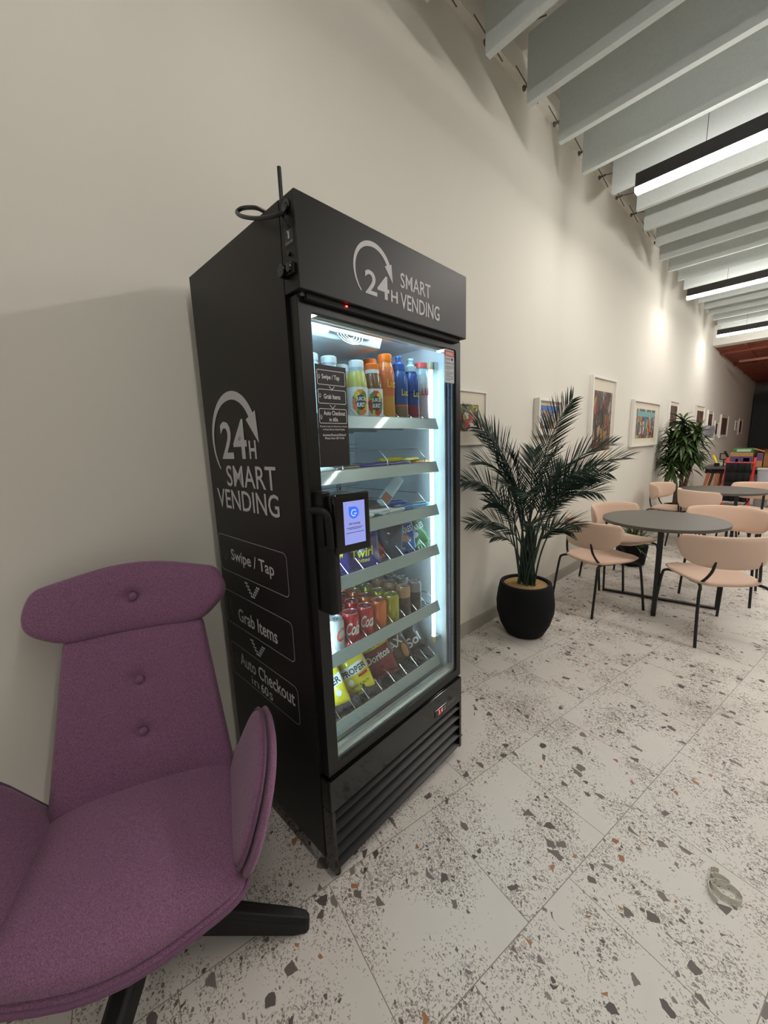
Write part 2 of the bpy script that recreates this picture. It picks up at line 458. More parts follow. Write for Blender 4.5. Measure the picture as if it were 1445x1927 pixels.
# ---------------------------------------------------------------- the room
def struct(mb, name, m, **k):
    return mb.build(name, m, kind='structure', **k)
WALL_END = 21.5
mb = MB(); mb.box((0, -4, -0.1), (9, WALL_END, 0)); struct(mb, 'floor', M_floor)
mb = MB(); mb.box((-0.2, -4, -0.1), (0, WALL_END, 4.4)); struct(mb, 'wall_left', M_wall)
mb = MB(); mb.box((0, -4, 4.25), (9, 11.9, 4.4)); struct(mb, 'ceiling', M_ceil)
mb = MB()
mb.box((0, -4, 0), (0.016, WALL_END, 0.086)); mb.box((0, -4, 0.086), (0.012, WALL_END, 0.094)); mb.box((0, -4, 0.094), (0.009, WALL_END, 0.104))
struct(mb, 'baseboard_left', M_skirt)
mb = MB(); mb.box((0, -4, 4.02), (0.05, 11.8, 4.08)); struct(mb, 'trim_1', M_wall)
mb = MB(); mb.box((0, 11.55, 3.41), (9, 11.86, 4.4)); struct(mb, 'trim_2', M_white)
M_brownceil = mat('russet_boarded_ceiling', rgb(150, 78, 58), 0.7, noise=(4, 0.2))
mb = MB(); mb.box((0, 11.86, 3.41), (9, WALL_END, 3.55))
for k in range(9):
    mb.box((0.5 + k * 0.62, 11.9, 3.385), (0.53 + k * 0.62, WALL_END, 3.41))
for k in range(4):
    mb.box((0.0, 12.6 + k * 2.4, 3.36), (9, 12.72 + k * 2.4, 3.41))
struct(mb, 'ceiling_lower', M_brownceil)
M_backwall = mat('dim_end_wall', rgb(120, 112, 106), 0.8)
mb = MB(); mb.box((-0.2, WALL_END, -0.1), (9, WALL_END + 0.1, 4.4)); struct(mb, 'wall_back', M_backwall)
mb = MB(); mb.box((9, -4, -0.1), (9.1, WALL_END, 4.4)); struct(mb, 'wall_right', M_wall)

# ---------------------------------------------------------------- vending machine (local: x out of the front, y along the front, z up)
MX, MY, MA = 0.7574, 0.5823, 0.0598
VW, VT, VH, VD, VB = 0.792, 2.139, 1.908, 0.697, 0.07
vm = thing('vending_machine', 'tall black glass-door vending cabinet printed 24H SMART VENDING beside the plum armchair', 'vending machine', (MX, MY, 0), MA)
def W(x, y, z):
    c, s = math.cos(MA), math.sin(MA)
    return (MX + c * x - s * y, MY + s * x + c * y, z)
def side_fn(a, b, h): return (-a, -0.0008 - h, b)            # on the left flank, a = distance behind the header face
def front_fn(x):
    return lambda a, b, h=0.0: (x + h, a, b)
FLIP = lambda fn: (lambda a, b, h=0.0: fn(-a, b, h))

# body: an open-fronted carcass
mb = MB()
mb.box((-VD, 0, VB), (-0.072, 0.035, VT)); mb.box((-VD, VW - 0.035, VB), (-0.072, VW, VT))
mb.box((-VD, 0.035, VB), (-VD + 0.03, VW - 0.035, VT)); mb.box((-VD + 0.03, 0.035, 1.91), (-0.072, VW - 0.035, VT)); mb.box((-VD + 0.03, 0.035, VB), (-0.072, VW - 0.035, 0.40))
body = mb.build('body', M_wrap, vm)
# liner with five inner faces
mb = MB()
mb.box((-VD + 0.03, 0.035, 0.40), (-0.075, 0.047, 1.91)); mb.box((-VD + 0.03, VW - 0.047, 0.40), (-0.075, VW - 0.035, 1.91))
mb.box((-VD + 0.03, 0.047, 0.40), (-VD + 0.045, VW - 0.047, 1.91)); mb.box((-VD + 0.045, 0.047, 1.898), (-0.075, VW - 0.047, 1.91)); mb.box((-VD + 0.045, 0.047, 0.40), (-0.075, VW - 0.047, 0.412))
liner = mb.build('liner', M_liner, vm, label='white inner lining')
# header sign box
mb = MB(); mb.box((-0.070, 0.0, VH), (0, VW, VT))
header = mb.build('header', M_wrap, vm, bevel=0.0025)
mb = MB(); mb.box((-0.0725, 0.004, VH), (-0.070, VW - 0.004, VT - 0.004)); mb.build('seam_strip', M_dark, header)
# camera slot below the header, with its red light
mb = MB(); mb.box((-0.066, 0.03, VH - 0.016), (-0.012, VW - 0.03, VH)); slot = mb.build('camera_bar', M_dark, header)
mb = MB(); mb.lathe([(0, -0.0015), (0.0032, -0.0015), (0.0032, 0.0015), (0, 0.0015)], 12, (-0.0115, 0.168, VH - 0.007))
mb.build('indicator_light', mat('red_indicator', rgb(200, 10, 5), 0.4, emit=(1, 0.02, 0.01, 1), es=9), header, label='small glowing red light')
mb = MB(); mb.box((-0.05, 0.02, VH - 0.008), (-0.02, 0.09, VH)); mb.build('hinge_plate', M_alu, header, label='pale metal plate')
mb = MB(); mb.box((-0.05, 0.66, VH - 0.014), (-0.015, 0.76, VH)); mb.build('hinge_plate', M_black, header)

def logo(fn, arc, twenty, hh, smart, vend, name, parent, start=222.0, end=28.0):
    """Ring arrow around 24H, with SMART / VENDING: cx, cz, rx, rz of the ring and boxes for the words."""
    mb = MB(); cx, cz, rx, rz = arc; O = []; I = []
    n = 40
    for k in range(n + 1):
        t = k / n; a = math.radians(start + (end - start) * t); w_ = 0.045 + 0.13 * min(1, t * 1.6) 
        O.append((cx + rx * math.cos(a), cz + rz * math.sin(a))); I.append((cx + rx * (1 - w_) * math.cos(a), cz + rz * (1 - w_) * math.sin(a)))
    for k in range(n):
        mb.face([fn(*q, 0.0006) for q in (O[k], O[k + 1], I[k + 1], I[k])])
    a = math.radians(end)
    hd = [(cx + rx * 0.70 * math.cos(a + 0.12), cz + rz * 0.70 * math.sin(a + 0.12)), (cx + rx * 1.10 * math.cos(a + 0.06), cz + rz * 1.10 * math.sin(a + 0.06)), (cx + rx * 1.03 * math.cos(a - 0.55), cz + rz * 1.03 * math.sin(a - 0.55))]
    mb.face([fn(*q, 0.0007) for q in hd])
    text_into(mb, '24', fn, *twenty, bold=0.014, h=0.0006)
    text_into(mb, 'H', fn, *hh, bold=0.02, h=0.0006)
    text_into(mb, 'SMART', fn, *smart, bold=0.006, h=0.0006)
    text_into(mb, 'VENDING', fn, *vend, bold=0.008, h=0.0006)
    return mb.build(name, M_letter, parent)
sf = FLIP(side_fn)        # so that a grows to the right as one looks at the flank
ffn = front_fn(0.0)
logo(sf, (-0.462, 1.538, 0.178, 0.165), (-0.565, 1.468, -0.365, 1.603), (-0.352, 1.468, -0.303, 1.529), (-0.548, 1.366, -0.192, 1.444), (-0.648, 1.279, -0.188, 1.354), 'printed_logo', body, 222, 25)
logo(ffn, (0.274, 2.016, 0.083, 0.085), (0.236, 1.951, 0.341, 2.019), (0.349, 1.951, 0.381, 1.986), (0.397, 2.005, 0.558, 2.050), (0.395, 1.941, 0.610, 1.990), 'printed_logo', header, 228, 25)
# instruction boxes printed on the flank
def chevron(mb, cx, z0, z1, hw, fn):
    n = 5
    for sgn in (-1, 1):
        for k in range(n):
            t = k / (n - 0.5); x = cx + sgn * hw * (1 - t); z = z1 + (z0 - z1) * t; s = 0.0048
            for d in (-s * 1.3, s * 1.3):
                mb.face([fn(x + d + u_ * s, z + v_ * s * 0.8, 0.0006) for u_, v_ in ((-1, -1), (1, -1), (1, 1), (-1, 1))])
mb = MB()
for (x0, z0, x1, z1) in ((-0.688, 1.012, -0.168, 1.166), (-0.684, 0.780, -0.165, 0.927), (-0.681, 0.540, -0.164, 0.690)):
    outline_box(mb, x0, z0, x1, z1, 0.022, 0.003, sf, 0.0006)
mb.build('instruction_box', M_line, body, label='thin grey rounded outlines of the three steps')
def printed(*lines):
    mb = MB()
    for ln_ in lines: text_into(mb, *ln_[:1], sf, *ln_[1:6], h=0.0006)
    mb.build('printed_step', M_letter, body)
printed(('Swipe / Tap', -0.582, 1.055, -0.255, 1.115, 0.012)); printed(('Grab Items', -0.572, 0.812, -0.272, 0.868, 0.012))
printed(('Auto Checkout', -0.598, 0.607, -0.188, 0.664, 0.012), ('in', -0.510, 0.556, -0.452, 0.592, -0.002), ('60', -0.435, 0.552, -0.378, 0.592, 0.016), ('s', -0.370, 0.552, -0.346, 0.582, -0.002))
for z0, z1 in ((0.945, 0.995), (0.706, 0.758)):
    mb = MB(); chevron(mb, -0.43, z0, z1, 0.045, sf); mb.build('printed_chevron', M_letter, body)
M_icon = mat('dim_grey_print', rgb(92, 90, 90), 0.6)
mb = MB()
outline_box(mb, -0.655, 1.065, -0.635, 1.115, 0.004, 0.003, sf, 0.0006); stroke(mb, [(-0.67, 1.07), (-0.675, 1.09), (-0.67, 1.11)], 0.003, sf, 0.0006); stroke(mb, [(-0.62, 1.07), (-0.612, 1.09), (-0.62, 1.11)], 0.003, sf, 0.0006); stroke(mb, [(-0.645, 1.05), (-0.632, 1.07), (-0.625, 1.09)], 0.003, sf, 0.0006)
mb.build('printed_icon', M_icon, body)
mb = MB(); stroke(mb, [(-0.64, 0.82), (-0.652, 0.845), (-0.642, 0.875), (-0.630, 0.89), (-0.624, 0.865), (-0.622, 0.84), (-0.64, 0.82)], 0.003, sf, 0.0006); stroke(mb, [(-0.64, 0.84), (-0.634, 0.86), (-0.636, 0.88)], 0.003, sf, 0.0006)
mb.build('printed_icon', M_icon, body)
mb = MB(); outline_box(mb, -0.650, 0.60, -0.628, 0.64, 0.004, 0.003, sf, 0.0006); outline_box(mb, -0.635, 0.59, -0.615, 0.62, 0.004, 0.003, sf, 0.0006)
mb.build('printed_icon', M_icon, body)
# header flank: grommet, cable, arrow sticker, lock
mb = MB(); mb.rings([[(-0.034 + r * math.cos(a), y, 2.108 + r * math.sin(a)) for a in [2 * PI * k / 20 for k in range(20)]] for r, y in ((0.017, 0), (0.017, -0.004), (0.009, -0.004), (0.008, -0.001))])
mb.build('cable_grommet', M_gloss, header)
mb = MB(); mb.tube(smooth_path([(-0.031, -0.002, 2.110), (-0.033, -0.022, 2.084), (-0.106, -0.036, 2.097), (-0.185, -0.040, 2.130), (-0.237, -0.030, 2.164), (-0.226, -0.018, 2.175), (-0.172, -0.008, 2.158), (-0.152, 0.012, 2.146)], 8), 0.0055, 8)
mb.build('cable', M_blackmetal, header, smooth=True)
mb = MB(); mb.tube(smooth_path([(-0.034, -0.004, 2.10), (-0.036, -0.012, 2.085), (-0.034, -0.006, 2.065), (-0.030, -0.001, 2.052)], 6), 0.0035, 8); mb.build('cable', M_blackmetal, header, smooth=True)
hs = lambda a, b, h=0.0: (a, -0.0008 - h, b)
mb = MB(); flat(mb, [(-0.052, 2.018), (-0.012, 2.018), (-0.012, 2.07), (-0.052, 2.07)], hs, 0.0)
stk = mb.build('arrow_sticker', mat('black_sticker', rgb(24, 24, 26), 0.35), header)
mb = MB(); flat(mb, [(-0.036, 2.034), (-0.029, 2.034), (-0.029, 2.050), (-0.024, 2.050), (-0.0325, 2.064), (-0.041, 2.050), (-0.036, 2.050)], hs, 0.0006)
text_into(mb, 'Camera Slot', hs, -0.048, 2.023, -0.016, 2.028, 0.0, h=0.0006)
mb.build('printed_arrow', M_letter, stk)
mb = MB(); mb.tube([(-0.034, 0.001, 1.998), (-0.034, -0.006, 1.998)], 0.005, 12); mb.build('screw_cap', M_gloss, header)
mb = MB(); mb.box((-0.060, -0.012, 1.945), (-0.010, 0.0, 1.972)); mb.tube([(-0.052, -0.002, 1.958), (-0.052, -0.022, 1.958)], 0.016, 14); mb.tube([(-0.022, -0.002, 1.958), (-0.022, -0.018, 1.958)], 0.011, 14)
mb.build('lock', M_gloss, header, bevel=0.002)
mb = MB(); mb.tube([(-0.10, 0.03, VT), (-0.10, 0.03, VT + 0.012), (-0.1, 0.03, VT + 0.02), (-0.098, 0.028, VT + 0.10)], [0.008, 0.008, 0.0055, 0.0055], 10)
mb.build('antenna', M_blackmetal, vm, smooth=True)

# door: frame, pane, gasket, handle
DO, DI = -0.030, -0.072
outer = [(0.010, 0.412), (0.796, 0.412), (0.796, 1.903), (0.010, 1.903)]
inner = [(0.053, 0.449), (0.763, 0.449), (0.763, 1.867), (0.053, 1.867)]
outer_d = [outer[0]] * 3 + [outer[1]] * 3 + [outer[2]] * 3 + [outer[3]] * 3
inner_d = rpoly(inner, 0.012, 2)
inner_d = inner_d[0:3] + inner_d[3:6] + inner_d[6:9] + inner_d[9:12]
mb = MB(); mb.ring_prism(outer_d, inner_d, lambda a, b, h: (h, a, b), DI, DO)
door = mb.build('door', mat('satin_black_frame', rgb(15, 15, 15), 0.35, spec=0.4), vm, bevel=0.002)
mb = MB(); mb.box((-0.040, 0.050, 0.446), (-0.036, 0.766, 1.870)); mb.build('glass_pane', M_pane, door)
mb = MB(); mb.ring_prism([(0.053, 0.449), (0.763, 0.449), (0.763, 1.867), (0.053, 1.867)], [(0.057, 0.458), (0.756, 0.458), (0.756, 1.862), (0.057, 1.862)], lambda a, b, h: (h, a, b), -0.052, -0.043)
mb.build('spacer_frame', M_alu, door, label='silver spacer strip around the glass')
M_gasket = mat('gasket_reflection_blue', rgb(70, 84, 112), 0.35)  # dark blue tone stands in for the door seal's reflection
for y0, y1 in ((0.046, 0.055), (0.748, 0.770)):
    mb = MB(); mb.box((-0.0635, y0, 0.445), (-0.0535, y1, 1.870)); mb.build('gasket', M_gasket, door)
mb = MB(); mb.box((-0.066, 0.056, 1.855), (-0.0505, 0.747, 1.868)); mb.build('top_strip', M_alu, door)
mb = MB(); mb.box((-0.066, 0.056, 0.452), (-0.0505, 0.756, 0.482)); mb.build('sill_strip', M_alu, door)
# handle: long vertical grip with bracket at top left of the opening
mb = MB()
mb.box((-0.034, 0.020, 1.205), (0.010, 0.052, 1.372))
handle = mb.build('handle', mat('black_handle_plastic', rgb(13, 13, 13), 0.45, spec=0.35), door, bevel=0.004)
mb = MB(); mb.tube(smooth_path([(-0.03, 0.012, 1.318), (0.012, 0.014, 1.320), (0.030, 0.022, 1.305), (0.034, 0.024, 1.26), (0.034, 0.026, 1.21)], 6), 0.012, 10); mb.build('grip_loop', M_black, handle, smooth=True)
mb = MB(); mb.rings([[(x0, a, z) for x0, a in ((-0.03, 0.020), (0.022, 0.022), (0.030, 0.040), (0.022, 0.066), (-0.03, 0.068))] for z in (1.0, 1.03, 1.20, 1.215)])
mb.build('grip_bar', M_black, handle, bevel=0.005)
# payment terminal on the handle bracket
mb = MB(); tilt = Matrix.Translation((0.0, 0.085, 1.28)) @ Matrix.Rotation(math.radians(-6), 4, 'Z')
mb.box((-0.034, -0.050, -0.085), (0.040, 0.052, 0.083), tilt)
term = mb.build('payment_terminal', mat('terminal_black', rgb(16, 17, 17), 0.28), vm, bevel=0.007, seg=3)
mb = MB(); tf = tilt @ Matrix.Translation((0.040, 0.012, 0.0)); mb.box((0, -0.058, -0.090), (0.016, 0.066, 0.086), tf); mb.build('bezel', M_gloss, term, bevel=0.005)
sfn = lambda a, b, h=0.0: tuple(tf @ Vector((0.0166 + h, a, b)))
mb = MB(); flat(mb, [(-0.030, -0.065), (0.046, -0.065), (0.046, 0.062), (-0.030, 0.062)], sfn)
M_screen = mat('lavender_screen', rgb(120, 130, 190), 0.3, emit=rgb(128, 136, 200), es=0.36)
scr = mb.build('screen', M_screen, term, label='lit lavender screen')
mb = MB()
mb.face([sfn(0.006 + 0.018 * math.cos(a), 0.028 + 0.018 * math.sin(a), 0.0006) for a in [2 * PI * k / 24 for k in range(24)]])
mb.face([sfn(a, b, 0.0006) for a, b in ((-0.012, 0.028), (0.006, 0.046), (-0.012, 0.046))])
mb.build('screen_logo', mat('screen_blue', rgb(40, 80, 200), 0.4, emit=rgb(40, 90, 225), es=0.5), scr)
mb = MB(); stroke(mb, [(0.006 + 0.009 * math.cos(a), 0.027 + 0.009 * math.sin(a)) for a in [0.6 + 0.25 * k for k in range(20)]], 0.003, sfn, 0.0009); stroke(mb, [(0.006, 0.025), (0.0165, 0.025)], 0.003, sfn, 0.0009)
mb.build('screen_mark', mat('screen_pale', rgb(150, 170, 235), 0.4, emit=rgb(150, 170, 235), es=0.5), scr)
mb = MB(); text_into(mb, 'Self checking', sfn, -0.013, -0.009, 0.027, -0.001, 0.015, h=0.0006)
for z, a, b_ in ((-0.016, -0.022, 0.036), (-0.020, -0.016, 0.030), (-0.031, -0.024, 0.040)): stroke(mb, [(a, z), (b_, z)], 0.0014, sfn, 0.0006)
mb.build('screen_text', mat('screen_ink', rgb(24, 24, 34), 0.5), scr)

# stickers on the glass
gf = front_fn(-0.0352)
mb = MB(); flat(mb, [(0.058, 1.440), (0.173, 1.440), (0.173, 1.734), (0.058, 1.734)], gf)
st = mb.build('instruction_sticker', mat('matte_black_sticker', rgb(26, 25, 25), 0.4), door, label='black sticker with the payment steps')
mb = MB()
for z0, z1 in ((1.678, 1.720), (1.625, 1.666), (1.568, 1.611)): outline_box(mb, 0.063, z0, 0.168, z1, 0.005, 0.0016, gf, 0.0006)
text_into(mb, 'Swipe / Tap', gf, 0.080, 1.691, 0.146, 1.708, 0.012, h=0.0006)
text_into(mb, 'Grab Items', gf, 0.084, 1.639, 0.146, 1.653, 0.012, h=0.0006)
text_into(mb, 'Auto Checkout', gf, 0.080, 1.592, 0.162, 1.605, 0.012, h=0.0006)
text_into(mb, 'in 60s', gf, 0.100, 1.574, 0.132, 1.586, 0.012, h=0.0006)
for z in (1.668, 1.614): stroke(mb, [(0.105, z + 0.007), (0.115, z - 0.004 + 0.002), (0.125, z + 0.007)], 0.002, gf, 0.0006)
text_into(mb, 'Payment may be delayed by minutes', gf, 0.064, 1.556, 0.168, 1.562, 0.0, h=0.0006)
text_into(mb, 'or hours due to network issues.', gf, 0.074, 1.548, 0.158, 1.554, 0.0, h=0.0006)
text_into(mb, 'Activate/Restock/Refund', gf, 0.072, 1.531, 0.160, 1.538, 0.006, h=0.0006)
text_into(mb, 'Please Scan QR Code', gf, 0.080, 1.521, 0.154, 1.528, 0.006, h=0.0006)
for z in (1.699, 1.646, 1.585): stroke(mb, [(0.070, z - 0.005), (0.0665, z + 0.002), (0.070, z + 0.008), (0.074, z + 0.002), (0.070, z - 0.005)], 0.0013, gf, 0.0006)
mb.build('sticker_lettering', mat('white_print', rgb(224, 224, 224), 0.5), st)
mb = MB(); flat(mb, [(0.690, 1.738), (0.758, 1.738), (0.758, 1.866), (0.690, 1.866)], gf)
wst = mb.build('warning_sticker', mat('white_sticker', rgb(198, 203, 208), 0.5), door, label='white notice with a red band')
mb = MB(); flat(mb, [(0.692, 1.838), (0.756, 1.838), (0.756, 1.860), (0.692, 1.860)], gf, 0.0005); mb.build('red_band', mat('warning_red', rgb(205, 60, 50), 0.5), wst)
mb = MB(); text_into(mb, 'WARNING', gf, 0.699, 1.843, 0.749, 1.855, 0.02, h=0.001); mb.build('warning_word', mat('white_print_on_red', rgb(240, 232, 230), 0.5), wst)
mb = MB(); text_into(mb, 'Security', gf, 0.696, 1.822, 0.728, 1.835, 0.0, h=0.0006); text_into(mb, 'Cameras in Use', gf, 0.696, 1.809, 0.754, 1.820, 0.0, h=0.0006)
mb.face([gf(0.742 + 0.008 * math.cos(a), 1.829 + 0.005 * math.sin(a), 0.0006) for a in [2 * PI * k / 14 for k in range(14)]])
for k, z in enumerate((1.802, 1.796, 1.790, 1.780, 1.774, 1.768, 1.762, 1.754, 1.748)):
    stroke(mb, [(0.696, z), (0.752 - 0.02 * (k % 3 == 2), z)], 0.0016, gf, 0.0006)
mb.build('notice_text', mat('notice_ink', rgb(60, 62, 66), 0.6), wst)

# base: grille panel with slats, thermostat, casters
mb = MB()
mb.box((-0.030, 0.003, 0.285), (-0.020, 0.789, 0.405)); mb.box((-0.072, 0.003, 0.037), (-0.020, 0.018, 0.285)); mb.box((-0.072, 0.774, 0.037), (-0.020, 0.789, 0.285)); mb.box((-0.072, 0.003, 0.285), (-0.030, 0.018, 0.405)); mb.box((-0.072, 0.774, 0.285), (-0.03, 0.789, 0.405)); mb.box((-0.072, 0.003, 0.395), (-0.03, 0.789, 0.405))
grille = mb.build('grille_panel', M_gloss, vm, bevel=0.0015)
mb = MB(); mb.box((-0.071, 0.018, 0.06), (-0.066, 0.774, 0.29)); mb.build('grille_backing', M_dark, grille)
M_slat = mat('slat_black', rgb(14, 14, 14), 0.36, spec=0.4)
for k in range(5):
    z = 0.048 + k * 0.050
    mb = MB(); mb.rings([[(x, y, zz) for x, zz in ((-0.062, z + 0.020), (-0.024, z + 0.001), (-0.021, z + 0.0), (-0.021, z + 0.0045), (-0.060, z + 0.024))] for y in (0.018, 0.774)])
    mb.build('slat', M_slat, grille)
bf = front_fn(-0.0196)
mb = MB(); mb.box((-0.021, 0.578, 0.309), (-0.0165, 0.665, 0.342)); th = mb.build('thermostat', M_gloss, grille, bevel=0.002)
mb = MB(); text_into(mb, '3.4', front_fn(-0.0160), 0.600, 0.314, 0.632, 0.337, 0.01); mb.build('display_digits', mat('dim_red_digits', rgb(150, 60, 60), 0.4, emit=(1, 0.15, 0.15, 1), es=0.5), th)
mb = MB()
for z in (0.319, 0.329):
    for y in (0.642, 0.652): mb.face([(-0.0160, y + 0.003 * a, z + 0.003 * b) for a, b in ((-1, -1), (1, -1), (1, 1), (-1, 1))])
mb.build('button', M_line, th)
mb = MB(); 
for z, a, b_ in ((0.330, 0.672, 0.728), (0.325, 0.672, 0.735), (0.320, 0.672, 0.722)): stroke(mb, [(a, z), (b_, z)], 0.0015, bf, 0.0006)
mb.build('printed_text', M_line, grille)
for (x, y) in ((-0.145, 0.024), (-0.145, 0.768), (-0.62, 0.024), (-0.62, 0.768)):
    mb = MB(); mb.box((x - 0.03, y - 0.022, 0.060), (x + 0.03, y + 0.022, 0.070)); mb.box((x - 0.022, y - 0.020, 0.028), (x + 0.016, y - 0.016, 0.062)); mb.box((x - 0.022, y + 0.016, 0.028), (x + 0.016, y + 0.020, 0.062))
    ca = mb.build('caster', mat('zinc_bracket', rgb(178, 182, 186), 0.35, metal=0.8), vm, bevel=0.001)
    mb = MB(); mb.tube([(x - 0.005, y - 0.013, 0.026), (x - 0.005, y + 0.013, 0.026)], 0.026, 20); mb.build('wheel', mat('pale_wheel', rgb(190, 188, 184), 0.5), ca, bevel=0.003)
mb = MB(); mb.tube([(-0.045, 0.03, 0.003), (-0.045, 0.03, 0.05)], 0.012, 12); mb.build('levelling_foot', M_black, vm)

# inside: LED tubes, cooler unit, shelf uprights, shelves
LZ = [1.601, 1.422, 1.235, 1.055, 0.789, 0.522]         # top edge of each price rail
mb = MB(); mb.tube([(-0.118, 0.708, 0.615), (-0.118, 0.708, 1.80)], 0.0085, 12); led = mb.build('led_tube', M_led, vm, smooth=True)
M_cap = mat('tube_cap_white', rgb(215, 200, 160), 0.5)
for z in (0.600, 1.812):
    mb = MB(); mb.tube([(-0.118, 0.708, z - 0.014), (-0.118, 0.708, z + 0.014)], 0.012, 12); mb.build('tube_cap', M_cap, led)
mb = MB(); mb.box((-0.13, 0.718, 0.59), (-0.106, 0.745, 0.612)); mb.build('tube_holder', M_alu, led)
mb = MB(); mb.box((-0.13, 0.718, 1.80), (-0.106, 0.745, 1.83)); mb.build('tube_holder', M_alu, led)
mb = MB(); mb.tube([(-0.118, 0.066, 0.615), (-0.118, 0.066, 1.80)], 0.0105, 12); mb.build('led_tube', M_led_fill, vm, smooth=True)  # added tube hidden behind the door frame, fill light for the shelves
mb = MB(); mb.tube([(-0.100, 0.10, 1.888), (-0.100, 0.70, 1.888)], 0.006, 10); mb.build('led_tube', M_led_fill, vm, smooth=True)  # added tube out of sight above the glass, fill light from the top
mb = MB(); mb.rings([[(x, y, z) for x, z in ((-0.130, 1.897), (-0.150, 1.848), (-0.33, 1.838), (-0.62, 1.880), (-0.62, 1.897))] for y in (0.05, 0.445)])
unit = mb.build('cooling_unit', M_liner, vm, bevel=0.003)
mb = MB()
for r in (0.055, 0.042, 0.029, 0.016):
    mb.tube([(-0.138 - 0.012 + 0.012 - 0.02 * math.sin(a) * r / 0.055 * 0.35, 0.29 + r * math.cos(a), 1.866 + r * 0.5 * math.sin(a)) for a in [2 * PI * k / 28 for k in range(29)]], 0.0022, 6)
mb.tube([(-0.138, 0.20, 1.868), (-0.138, 0.38, 1.868)], 0.0025, 6)
mb.build('fan_guard', M_chrome, unit, smooth=True)
for y in (0.18, 0.40, 0.62):
    mb = MB(); mb.box((-0.650, y - 0.012, 0.44), (-0.640, y + 0.012, 1.74)); up = mb.build('shelf_upright', M_alu, vm)
    mb = MB()
    for k in range(46): mb.box((-0.6398, y - 0.004, 0.47 + k * 0.027), (-0.6390, y + 0.004, 0.484 + k * 0.027))
    mb.build('slot_row', M_dark, up)
SH_Y0, SH_Y1 = 0.060, 0.720
col_y = [0.130, 0.203, 0.277, 0.350, 0.424, 0.500, 0.577, 0.650, 0.705]
for i, z in enumerate(LZ):
    zs = z - (0.010 if i in (1, 2) else 0.026)
    mb = MB()
    for k in range(34): mb.tube([(-0.635, SH_Y0 + 0.004 + k * 0.0198, zs - 0.003), (-0.108, SH_Y0 + 0.004 + k * 0.0198, zs - 0.003)], 0.0026, 6)
    for x in (-0.63, -0.46, -0.29, -0.115): mb.tube([(x, SH_Y0, zs - 0.009), (x, SH_Y1, zs - 0.009)], 0.0038, 6)
    sh = mb.build('shelf', mat('grey_shelf_wire', rgb(120, 128, 130), 0.4, metal=0.5), vm)
    mb = MB(); mb.rings([[(x, y, zz) for x, zz in ((-0.106, z), (-0.103, z), (-0.0885, z - 0.042), (-0.0915, z - 0.044), (-0.104, z - 0.010))] for y in (SH_Y0, SH_Y1)])
    mb.build('price_rail', M_rail, sh)
    mb = MB(); mb.box((-0.1065, SH_Y0, z - 0.002), (-0.1025, SH_Y1, z + 0.0015)); mb.build('rail_edge', M_alu, sh)
    wires = col_y if i not in (1, 2) else col_y[1::3]
    hh_ = 0.045 if i not in (1, 2) else 0.055
    for y in wires:
        y = y + 0.004
        mb = MB(); mb.tube([(-0.112, y, zs), (-0.114, y, zs + hh_ * 0.55), (-0.150, y - 0.004, zs + hh_ + 0.012), (-0.62, y - 0.004, zs + hh_ + 0.012), (-0.625, y, zs)], 0.0017, 6)
        mb.build('divider_wire', M_chrome, sh)
    if i in (1, 2):
        mb = MB(); mb.tube([(-0.60, SH_Y0, zs + 0.075), (-0.60, SH_Y1, zs + 0.075)], 0.002, 6); mb.tube([(-0.60, SH_Y0, zs + 0.095), (-0.60, SH_Y1, zs + 0.095)], 0.002, 6); mb.build('back_wire', M_chrome, sh)
mb = MB(); mb.box((-0.10, 0.06, 0.452), (-0.086, 0.735, 0.470)); mb.box((-0.5, 0.06, 0.445), (-0.10, 0.735, 0.452)); mb.build('inner_sill', M_alu, vm)

# ---------------------------------------------------------------- goods on the shelves (each one its own thing, standing in the cabinet)
SZ = [z - (0.010 if i in (1, 2) else 0.026) for i, z in enumerate(LZ)]
def put(root, x, y, z, rot=0.0):
    root.location = W(x, y, z); root.rotation_euler = (0, 0, MA + rot); return root
def cyl_fn(prof_r, facing=-0.45):
    return lambda a, b, h=0.0: ((prof_r(b) + h) * math.cos(facing + a / prof_r(b)), (prof_r(b) + h) * math.sin(facing + a / prof_r(b)), b)
def lerp_prof(prof):
    def f(z):
        for (r0, z0), (r1, z1) in zip(prof, prof[1:]):
            if z0 <= z <= z1 and z1 > z0: return r0 + (r1 - r0) * (z - z0) / (z1 - z0)
        return prof[-1][0]
    return f

# --- bottles
def pm(name, c, rough=0.25, **k): return mat(name, c, rough, coat=0.3, **k)
P_white = pm('white_plastic', rgb(232, 236, 236)); P_orange = pm('orange_plastic', rgb(236, 112, 30)); P_red = pm('red_plastic', rgb(206, 52, 52)); P_clear = pm('frosted_plastic', rgb(176, 196, 206)); P_blue = pm('blue_plastic', rgb(50, 90, 160)); P_pinkcap = pm('pink_plastic', rgb(224, 92, 92))
L_white = pm('paper_label', rgb(225, 232, 232), 0.5); L_ink = pm('label_ink', rgb(22, 44, 46), 0.5); L_fruit = pm('label_orange', rgb(222, 120, 60), 0.5); L_red = pm('label_red', rgb(190, 60, 44), 0.5); L_yel = pm('label_yellow', rgb(226, 196, 60), 0.5); L_print = pm('label_print', rgb(238, 240, 238), 0.5); L_leaf = pm('label_green', rgb(90, 130, 70), 0.5)
juice = [(0.030, 0), (0.0355, 0.006), (0.0365, 0.02), (0.0365, 0.132), (0.035, 0.150), (0.0285, 0.176), (0.0245, 0.188), (0.0245, 0.196)]
tall = [(0.030, 0), (0.035, 0.006), (0.036, 0.03), (0.0335, 0.09), (0.035, 0.14), (0.035, 0.185), (0.031, 0.208), (0.0255, 0.222), (0.0245, 0.232)]
